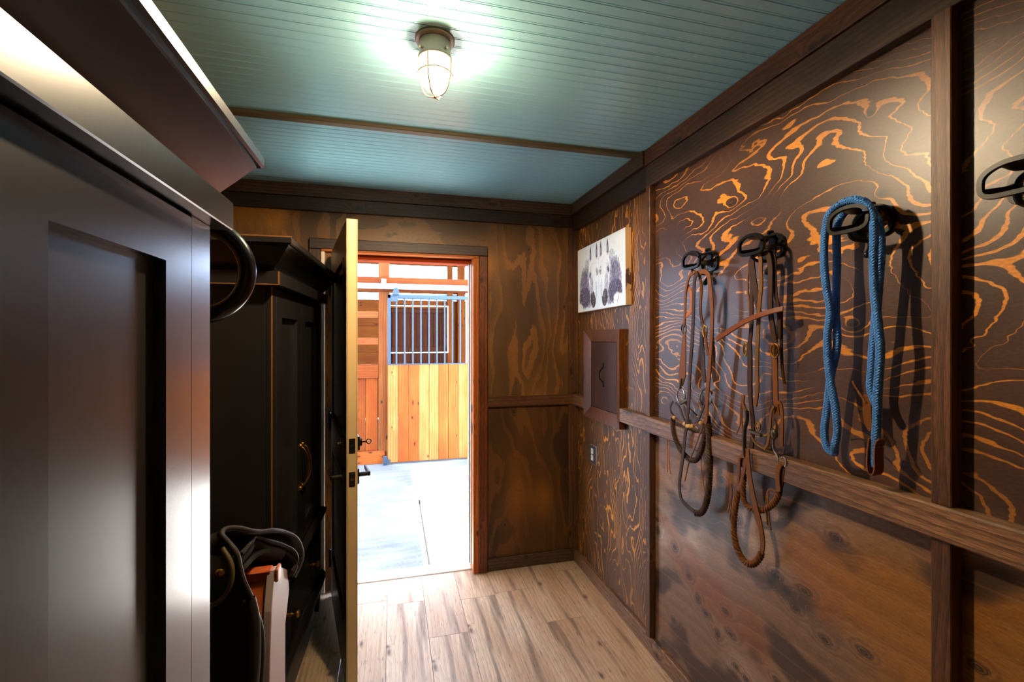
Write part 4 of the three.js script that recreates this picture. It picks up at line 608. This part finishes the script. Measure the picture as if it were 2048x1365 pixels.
// ---------------------------------------------------------------- things on the right wall
const OUT = new THREE.Vector3(-1, 0, 0), WV = (p) => new THREE.Vector3(WP - p[2], p[1], -p[0]);      // [depth, height, distance off the plywood]
{ // picture
  const cv = document.createElement('canvas'); cv.width = 1024; cv.height = 660; const c = cv.getContext('2d'), r = rng(12);
  c.fillStyle = 'rgb(226,234,238)'; c.fillRect(0, 0, 1024, 660);
  const blot = (x, y, w, h, n, rgb, a, s = 6) => { for (let i = 0; i < n; i++) { const t = r() * 6.283, q = Math.sqrt(r()); c.fillStyle = `rgba(${rgb},${a * (0.3 + r())})`; c.beginPath(); c.ellipse(x + Math.cos(t) * q * w, y + Math.sin(t) * q * h, 1 + r() * s, 2 + r() * s * 2.2, (r() - 0.5) * 0.8, 0, 6.283); c.fill(); } };
  blot(512, 330, 520, 330, 1500, '205,216,224', 0.25, 9); blot(512, 330, 520, 330, 500, '250,252,252', 0.4, 9);
  const horse = (cx, s) => {           // one long white head seen from the front; s mirrors it
    const X = (x) => cx + s * x;
    blot(X(-215), 430, 120, 180, 2200, '118,108,138', 0.34, 7); blot(X(-215), 520, 130, 110, 2000, '58,48,70', 0.42, 5); blot(X(-235), 330, 70, 120, 700, '104,98,124', 0.28, 6); blot(X(-150), 220, 60, 90, 360, '120,124,146', 0.28, 6); blot(X(-110), 560, 60, 70, 400, '84,74,96', 0.3, 5);
    c.fillStyle = 'rgb(238,242,242)'; c.beginPath(); c.moveTo(X(-92), 170); c.bezierCurveTo(X(-132), 280, X(-110), 420, X(-72), 530); c.bezierCurveTo(X(-58), 640, X(40), 650, X(62), 540); c.bezierCurveTo(X(96), 420, X(124), 290, X(92), 170); c.bezierCurveTo(X(30), 120, X(-40), 120, X(-92), 170); c.fill();
    blot(X(-46), 450, 40, 120, 620, '120,114,140', 0.2, 5); blot(X(56), 470, 20, 90, 200, '140,136,160', 0.2, 4); blot(X(-70), 300, 26, 80, 180, '150,150,172', 0.25, 5); blot(X(0), 250, 80, 90, 200, '214,222,226', 0.4, 6); blot(X(-50), 540, 18, 60, 200, '60,52,66', 0.35, 4);
    c.fillStyle = 'rgba(48,40,46,0.9)'; c.beginPath(); c.moveTo(X(-62), 500); c.bezierCurveTo(X(-78), 580, X(-50), 640, X(-4), 638); c.bezierCurveTo(X(40), 634, X(56), 580, X(44), 530); c.bezierCurveTo(X(20), 575, X(-26), 570, X(-44), 510); c.fill();
    blot(X(-14), 545, 44, 66, 620, '62,52,60', 0.4, 5); blot(X(-6), 600, 40, 30, 120, '128,108,112', 0.35, 5); c.fillStyle = 'rgba(28,24,28,0.95)'; for (const q of [-34, 22]) { c.beginPath(); c.ellipse(X(q), 598, 10, 17, s * q * 0.01, 0, 6.283); c.fill(); }
    for (const [ex, ey, k] of [[-84, 306, 1], [76, 296, 0.45]]) { c.fillStyle = 'rgba(38,32,42,0.95)'; c.beginPath(); c.ellipse(X(ex), ey, 13 * k, 28 * k, s * 0.35 * Math.sign(-ex), 0, 6.283); c.fill(); blot(X(ex), ey, 26, 40, 70, '96,90,116', 0.28, 5); }
    for (const [ex, ey] of [[-72, 84], [68, 80]]) { c.fillStyle = 'rgba(66,62,80,0.92)'; c.beginPath(); c.moveTo(X(ex - 14), ey + 70); c.quadraticCurveTo(X(ex - 26), ey, X(ex + 2), ey - 72); c.quadraticCurveTo(X(ex + 28), ey, X(ex + 12), ey + 70); c.fill(); c.fillStyle = 'rgba(190,196,206,0.8)'; c.beginPath(); c.ellipse(X(ex + 2), ey + 26, 6, 32, 0, 0, 6.283); c.fill(); blot(X(ex), ey + 60, 26, 30, 50, '130,130,150', 0.3, 5); }
    for (let i = 0; i < 110; i++) { c.strokeStyle = `rgba(116,114,136,${0.12 + r() * 0.22})`; c.lineWidth = 1 + r() * 2.5; const x0 = -190 + r() * 80, y0 = 170 + r() * 280; c.beginPath(); c.moveTo(X(x0), y0); c.quadraticCurveTo(X(x0 - 30 - r() * 40), y0 + 60, X(x0 - 20 - r() * 60), y0 + 130 + r() * 60); c.stroke(); }
    for (const [q, w] of [[-168, 9], [-196, 6]]) { c.strokeStyle = 'rgba(44,38,52,0.85)'; c.lineWidth = w; c.beginPath(); c.moveTo(X(q + 30), 230); c.quadraticCurveTo(X(q), 290, X(q - 14), 380); c.stroke(); }
  };
  horse(392, 1); horse(622, -1);
  for (const q of [488, 528]) { c.fillStyle = 'rgba(60,54,68,0.8)'; c.beginPath(); c.ellipse(q, 300, 5, 20, q < 500 ? 0.25 : -0.25, 0, 6.283); c.fill(); }
  blot(60, 620, 70, 40, 160, '246,248,250', 0.7, 12); blot(880, 600, 90, 50, 220, '246,248,250', 0.7, 12);
  const t = new THREE.CanvasTexture(cv); t.colorSpace = THREE.SRGBColorSpace;
  const pic = thing('wall_picture', 'square-edged canvas print of two white horse heads on the right wall', 'picture', [WP, 1.903, -2.518]); pic.rotation.x = -0.012;
  const edgeT = texture(256, 512, (u, v, o) => { const d = sstep(-0.1, 0.25, fbm(u * 3, v * 9, 3) + 0.5 - Math.abs(v - 0.33) * 4.2) , n = noise(u * 60, v * 120) * 14; o[0] = 206 - 120 * d + n; o[1] = 168 - 110 * d + n; o[2] = 122 - 70 * d + n; });
  part('canvas_body', chamferBox(0.035, 0.412, 0.645, 0.002, { size: [0.1, 0.42], offset: [0.05, 0.21] }).translate(-0.0185, 0, 0), woodMat(edgeT, [0.1, 0.42], 0.8), pic, 'tan canvas edge');
  const face = part('printed_face', new THREE.PlaneGeometry(0.642, 0.409).rotateY(-Math.PI / 2).translate(-0.0364, 0, 0), mat(new THREE.Color(1, 1, 1), 0.75, { map: t }), pic, 'print of two white horses');
}
{ // framed access panel
  const ap = thing('access_panel', 'small framed wooden access panel with a black pull, set in the right wall', 'access panel', [WP, 1.303, -2.498]);
  const w = 0.48, h = 0.545, f = 0.07, P = [];
  // frame: four mitred sides, thick outside and sloping down to the panel
  const side = (a0, a1, b0, b1) => { const A = [[-0.002, ...a0], [-0.002, ...a1]]; const top = (q, o) => [o, q[0], q[1]]; const o0 = top(a0, -0.040), o1 = top(a1, -0.040), i0 = top(b0, -0.020), i1 = top(b1, -0.020), ob0 = top(a0, 0), ob1 = top(a1, 0), ib0 = top(b0, 0), ib1 = top(b1, 0); const Q = []; for (const [p, q, r, s] of [[o0, o1, i1, i0], [ob0, ob1, o1, o0], [i0, i1, ib1, ib0], [ib0, ib1, ob1, ob0], [o0, i0, ib0, ob0], [i1, o1, ob1, ib1]]) for (const v of [p, q, r, p, r, s]) Q.push(...v); const g = new THREE.BufferGeometry(); g.setAttribute('position', new THREE.Float32BufferAttribute(Q, 3)); const U = []; for (let i = 0; i < Q.length; i += 3) U.push((Q[i + 1] + Q[i + 2] * 0.3) / 2.4 + 0.3, (Q[i + 2] + Q[i]) / 0.5); g.setAttribute('uv', new THREE.Float32BufferAttribute(U, 2)); g.computeVertexNormals(); return flipIfInside(g); };
  const O = [[-h / 2, -w / 2], [-h / 2, w / 2], [h / 2, w / 2], [h / 2, -w / 2]], In = [[-h / 2 + f, -w / 2 + f], [-h / 2 + f, w / 2 - f], [h / 2 - f, w / 2 - f], [h / 2 - f, -w / 2 + f]];
  for (let k = 0; k < 4; k++) part('frame_side', side(O[k], O[(k + 1) % 4], In[k], In[(k + 1) % 4]), FRAME, ap);
  part('panel', chamferBox(0.012, h - 2 * f - 0.004, w - 2 * f - 0.004, 0.002, { size: [2.4, 0.5], grain: 'y' }).translate(-0.014, 0, 0), ACCESS, ap);
  const pts = [[0, 0.046], [0.012, 0.036], [0.024, 0.018], [0.026, 0], [0.024, -0.018], [0.012, -0.036], [0, -0.046]].map(([a, b]) => new THREE.Vector3(-0.021 - a, 0.006 + b, 0.005));
  part('pull_handle', merge([strap(pts, 0.011, 0.006, new THREE.Vector3(-1, 0, 0.001), 30), chamferBox(0.004, 0.028, 0.016, 0.001).translate(-0.022, 0.063, 0.005), chamferBox(0.004, 0.028, 0.016, 0.001).translate(-0.022, -0.051, 0.005)]), IRON, ap, 'black bowed pull');
}
{ // outlet
  const ou = thing('wall_outlet', 'double wall outlet with a dark plate below the framed access panel', 'outlet', [WP, 0.795, -2.665]);
  part('box_rim', chamferBox(0.008, 0.116, 0.092, 0.001).translate(-0.004, 0, 0), mat(col(206, 204, 206), 0.3, { metalness: 0.6 }), ou, 'silver rim'); part('cover_plate', chamferBox(0.004, 0.110, 0.084, 0.001).translate(-0.0095, 0, -0.001), mat(col(58, 54, 54), 0.45), ou);
  for (const s of [-1, 1]) { const q = part('socket', new RoundedBoxGeometry(0.006, 0.034, 0.030, 4, 0.0029), mat(col(228, 226, 218), 0.4), ou, 'white socket'); q.position.set(-0.012, s * 0.0205, -0.002); for (const k of [-1, 1]) part('slot', chamferBox(0.002, 0.009, 0.002, 0.0004).translate(-0.0026, 0.004, k * 0.006), IRON, q); }
  part('plate_screw', ball(new THREE.Vector3(-0.0115, 0, -0.001), 0.0025, 8), STEEL, ou);
}
// cast iron bridle brackets: back D, front D, arched bars between, hook below
function bracket(label, d, y = 1.832) {
  const b = thing('bridle_bracket', label, 'bracket', [WP, y, -d], 'black iron bridle brackets on the right wall');
  const Dpts = (off, w, h) => { const p = []; for (let i = 0; i < 28; i++) { const a = Math.PI * 2 * i / 28, c = Math.cos(a), s = Math.sin(a), e = s > 0 ? 0.92 : 0.5; p.push(new THREE.Vector3(-off, Math.sign(s) * Math.pow(Math.abs(s), e) * h / 2, Math.sign(c) * Math.pow(Math.abs(c), e) * w / 2)); } return p; };
  const bar = (pts, w, t, out, closed) => { const q = closed ? [...pts, pts[0], pts[1]] : pts; return strap(q, w, t, out, 60); };
  part('front_loop', bar(Dpts(0.088, 0.104, 0.062), 0.0105, 0.010, OUT, true), IRON, b);
  part('back_loop', bar(Dpts(0.006, 0.096, 0.070), 0.014, 0.010, OUT, true), IRON, b);
  part('arch_plate', strap([[0.006, 0.034, 0.0], [0.045, 0.026, 0.0], [0.088, 0.030, 0.0]].map(([o, yy, z]) => new THREE.Vector3(-o, yy - 0.003, z)), 0.046, 0.006, new THREE.Vector3(0, 1, 0), 16), IRON, b);
  for (const s of [-1, 1]) part('side_bar', strap([[0.006, 0.0, 0.046 * s], [0.045, -0.012, 0.036 * s], [0.088, -0.018, 0.049 * s]].map(([o, yy, z]) => new THREE.Vector3(-o, yy, z)), 0.014, 0.006, new THREE.Vector3(0, 0.3, s), 16), IRON, b);
  part('lower_hook', merge([tube([[0.004, -0.05, 0], [0.03, -0.052, 0], [0.06, -0.052, 0], [0.078, -0.046, 0], [0.084, -0.034, 0]].map((p) => new THREE.Vector3(-p[0], p[1], p[2])), 0.0055, 30, 8), tube([[0.006, -0.03, 0], [0.010, -0.06, 0], [0.022, -0.082, 0]].map((p) => new THREE.Vector3(-p[0], p[1], p[2])), 0.006, 16, 8), ball(new THREE.Vector3(-0.024, -0.088, 0), 0.0095)]), IRON, b);
  part('top_screw', merge([new THREE.CylinderGeometry(0.007, 0.009, 0.014, 12).rotateZ(Math.PI / 2).translate(-0.007, 0.045, -0.005), ball(new THREE.Vector3(-0.014, 0.045, -0.005), 0.0065, 12), chamferBox(0.006, 0.09, 0.03, 0.002).translate(-0.003, -0.01, 0)]), IRON, b);
  return b;
}
bracket('black iron bracket holding the brown bridle beside the upright batten', 1.575); bracket('black iron bracket holding the dark brown bridle with the brass buckles', 1.262); bracket('black iron bracket holding the blue rope', 0.930); bracket('empty black iron bracket past the upright post', 0.602);

// ---------------------------------------------------------------- bridles and rope
const seg = (a) => a.map(WV);
function buckle(p, w, h, m) { const g = new THREE.TorusGeometry(w, 0.0028, 8, 32); g.scale(1, h / w, 1); g.rotateY(-Math.PI / 2); g.translate(p.x, p.y, p.z); const t = new THREE.CylinderGeometry(0.0018, 0.0018, h * 1.9, 8).translate(p.x - 0.003, p.y, p.z); return merge([g, t]); }
{
  const b = thing('bridle', 'brown leather bridle with a steel snaffle ring and rawhide beads, hanging beside the batten', 'bridle', [0, 0, 0], 'bridles on the right wall'), A = BRIDLE_A, S = (k, w, m = L_BROWN, t = 0.004, o = {}) => part(o.name ?? 'strap', strap(seg(A[k]), typeof w === 'function' ? (q) => w(q) * 1.22 : w * 1.22, t, o.out ?? OUT, undefined, o), m, b);
  S('cheek_a', 0.011, L_BROWN, 0.005, { name: 'cheek_strap' }); S('loop', (t) => 0.007 + 0.012 * Math.sin(t * Math.PI), L_TAN, 0.003, { name: 'browband_loop' });
  S('cheek_w', (t) => t < 0.8 ? 0.016 + 0.030 * t : 0.040 - 0.10 * (t - 0.8), L_BROWN, 0.005, { name: 'cheek_piece' });
  S('rein', 0.0145, L_DARK, 0.0045, { name: 'rein' }); S('strap_d', 0.011, L_BROWN, 0.005, { name: 'crown_strap' }); S('strap_d2', 0.010, L_BROWN, 0.004); S('strap_e', 0.0155, L_BROWN, 0.005, { name: 'crown_strap' }); S('strap_f', (t) => 0.014 + 0.008 * Math.sin(t * 3), L_DARK, 0.004);
  S('keeper', 0.008, L_DARK); S('chin', 0.007, L_BROWN, 0.006, { name: 'chin_strap' }); S('loop_l', 0.008, L_DARK); S('loop_r', 0.008, L_DARK);
  part('braided_rein', braid(seg(A.braid), 0.0125, 0.034), L_DARK, b, 'plaited brown rein'); part('braided_rein', braid(seg(A.braid2), 0.0105, 0.030), L_DARK, b);
  part('buckle', buckle(WV(A.buckle_a[0]), 0.016, 0.024), OLD_STEEL, b); part('buckle', buckle(WV(A.buckle_d[0]), 0.012, 0.022), BRASS, b);
  part('bit_ring', ring(WV(A.ring_a[0]), 0.0345, 0.0032, new THREE.Vector3(1, 0, 0.15)), STEEL, b, 'round steel snaffle ring'); part('bit_ring', ring(WV(A.ring_b[0]), 0.034, 0.0032, new THREE.Vector3(0.2, 0, 1)), STEEL, b);
  part('bit_hanger', tube([[A.cheek_w[3][0] - 0.004, 1.356, 0.052], [A.cheek_w[3][0] - 0.006, 1.335, 0.056], [A.ring_a[0][0], A.ring_a[0][1] + 0.030, 0.050]].map(WV), 0.0042, 16, 8), OLD_STEEL, b);
  part('mouthpiece', tube(seg(A.bit), 0.0075, 20, 10), OLD_STEEL, b); part('mouthpiece', tube(seg(A.bit2), 0.004, 24, 8), OLD_STEEL, b);
  for (const p of A.beads) part('rawhide_bead', ball(WV([p[0], p[1], p[2] + 0.004]), 0.0085, 14), RAWHIDE, b); part('rawhide_bead', new THREE.SphereGeometry(0.0105, 16, 12).scale(1, 0.85, 1.5).translate(...WV([A.bead_mid[0][0], A.bead_mid[0][1], 0.066]).toArray()), RAWHIDE, b);
  for (const k of ['lace_a', 'lace_b', 'lace_c', 'lace_d']) part('lace', strap(seg(A[k]), k === 'lace_d' ? 0.003 : 0.0055, 0.003, OUT), k === 'lace_c' ? L_BROWN : L_TAN, b);
}
{
  const b = thing('bridle', 'dark brown leather bridle with brass buckles and a long plaited rein loop', 'bridle', [0, 0, 0], 'bridles on the right wall'), A = BRIDLE_B, S = (k, w, m = L_DARK, t = 0.0045, o = {}) => part(o.name ?? 'strap', strap(seg(A[k]), typeof w === 'function' ? (q) => w(q) * 1.22 : w * 1.22, t, o.out ?? OUT, undefined, o), m, b);
  S('strap_a', (t) => 0.013 + 0.006 * Math.sin(t * 3), L_DARK, 0.005, { name: 'crown_strap' }); S('strap_b', 0.007, L_OLIVE, 0.004, { name: 'throat_strap' }); S('strap_c', 0.0125, L_DARK, 0.005, { name: 'cheek_strap' }); S('strap_c2', (t) => t < 0.4 ? 0.016 : 0.013, L_DARK, 0.006, { name: 'cheek_strap' });
  S('strap_d', 0.0125, L_OLIVE, 0.005, { name: 'crown_strap' }); S('strap_e', 0.0155, L_DARK, 0.006, { name: 'cheek_strap' }); S('strap_e2', 0.0165, L_BROWN, 0.005, { name: 'cheek_strap' }); S('strap_f', 0.0105, L_DARK, 0.005, { name: 'throat_strap' }); S('strap_g', 0.008, L_DARK, 0.004);
  S('brow', (t) => 0.017 - 0.003 * t, leather(112, 58, 28), 0.006, { name: 'browband', out: new THREE.Vector3(-1, 0.35, 0) }); S('loop_l', 0.0075, L_OLIVE); S('loop_r', 0.0085, L_BROWN); S('toggle', 0.011, L_BROWN, 0.006, { name: 'toggle' });
  S('rein_flat', (t) => 0.013 + 0.005 * Math.sin(t * Math.PI), L_BROWN, 0.005, { name: 'rein' }); S('rein_l', 0.0105, L_BROWN, 0.005, { name: 'rein' }); S('rein_l2', 0.0095, L_BROWN, 0.005, { name: 'rein' }); S('rein2_f', 0.0135, L_BROWN, 0.005, { name: 'rein' }); S('rein2_g', 0.011, L_DARK, 0.005, { name: 'rein' });
  part('braided_rein', braid(seg(A.rein_braid), 0.0112, 0.036), L_BROWN, b, 'plaited brown rein'); part('braided_rein', braid(seg(A.rein2), 0.0095, 0.034), L_BROWN, b);
  part('buckle', buckle(WV([A.buckle_r[0][0], A.buckle_r[0][1], 0.058]), 0.0155, 0.021), BRASS, b, 'oval brass buckle'); part('buckle', buckle(WV(A.buckle_l[0]), 0.009, 0.020), BRASS, b); part('keeper', chamferBox(0.012, 0.020, 0.018, 0.004).translate(...WV([A.buckle_r[0][0], A.buckle_r[0][1], 0.052]).toArray()), L_DARK, b);
  part('bit_shank', tube(seg(A.bit_l), 0.0065, 40, 10), OLD_STEEL, b); part('bit_shank', tube(seg(A.shank), 0.0038, 50, 8), STEEL, b); part('bit_mouthpiece', tube(seg(A.mid_bit), 0.006, 20, 10), OLD_STEEL, b); part('curb_strap', tube(seg(A.curb), 0.0042, 30, 8), L_OLIVE, b);
  part('bit_ring', ring(WV(A.ring_l[0]), 0.009, 0.0022), OLD_STEEL, b); part('bit_ring', ring(WV(A.ring_r[0]), 0.0145, 0.0026, new THREE.Vector3(1, 0, 0.3)), STEEL, b); part('brass_ring', ring(WV(A.brass_ring[0]), 0.0135, 0.0026, new THREE.Vector3(1, 0, 0.2), 1.05), BRASS, b);
  part('swivel', merge([tube(seg(A.swivel), 0.0028, 10, 8), ring(WV(A.swivel[0]), 0.0052, 0.002), ball(WV([A.swivel[1][0], A.swivel[1][1], 0.048]), 0.0045, 10)]), BRASS, b);
  part('rosette', merge([lathe([[0, 0], [0.016, 0], [0.014, 0.004], [0.007, 0.008], [0, 0.009]], 24).rotateZ(Math.PI / 2).translate(...WV(A.rosette[0]).toArray()), ...[0, 1, 2, 3, 4, 5, 6, 7].map((k) => ball(WV([A.rosette[0][0] + Math.cos(k * 0.785) * 0.013, A.rosette[0][1] + Math.sin(k * 0.785) * 0.017, 0.055]), 0.0028, 8))]), OLD_STEEL, b);
  for (const k of ['lace_e', 'lace_f', 'lace_g', 'lace_h', 'lace_i', 'lace_j']) part('lace', strap(seg(A[k]), 0.0058, 0.003, OUT), L_BROWN, b);
}
{
  const T_ROPE = texture(128, 128, (u, v, o) => { const a = u * 8, b = v * 4, p = (a + b) % 1, q = (a - b + 8) % 1, k = (Math.floor(a + b) + Math.floor(a - b + 8)) % 2; const s = k ? Math.sin(p * Math.PI) : Math.sin(q * Math.PI); o[0] = o[1] = o[2] = 255 * s; }, false);
  T_ROPE.wrapS = T_ROPE.wrapT = THREE.RepeatWrapping;
  const rp = thing('lead_rope', 'braided blue rope looped over an iron bracket, with a leather end', 'rope', [0, 0, 0]);
  const ropeMat = (L) => { const t = T_ROPE.clone(); t.repeat.set(Math.max(1, Math.round(L / 0.056)), 1.5); t.needsUpdate = true; return mat(col(66, 134, 214), 0.55, { bumpMap: t, bumpScale: 0.003, sheen: 0.3, sheenRoughness: 0.5 }); };
  for (const k of ['a', 'b', 'c']) { const pts = seg(ROPE[k]); if (k === 'a') pts.forEach((p, i) => { const o = i < 6 ? 0.075 : i < 16 ? 0.07 : i < 28 ? 0.05 : 0.045; p.x = WP - o - (i > 4 && i < 9 ? 0.012 : 0); }); const L = curve(pts).getLength(); part('rope_strand', tube(pts, 0.0098, Math.round(L / 0.006), 14), ropeMat(L), rp); part('rope_end', ball(pts[pts.length - 1], 0.0097), ropeMat(0.03), rp); }
  part('leather_popper', strap(seg(ROPE.popper), 0.030, 0.0045, (t, p) => { const c = WV([ROPE.popper[4][0], 1.06 + 0.14, 0.062]); return new THREE.Vector3(0, p.y - c.y, p.z - c.z).normalize().multiplyScalar(1); }, 50), leather(120, 66, 36), rp, 'folded leather end');
  part('leather_knot', strap(seg(ROPE.knot), 0.022, 0.006, OUT), L_BROWN, rp); part('lace', strap(seg(ROPE.lace), 0.0055, 0.003, OUT), L_BROWN, rp); part('lace', strap(seg(ROPE.lace2), 0.0045, 0.003, OUT), L_DARK, rp);
}

scene.traverse((o) => { if (o.isMesh) { o.castShadow = true; o.receiveShadow = true; } });
renderer.render(scene, camera);
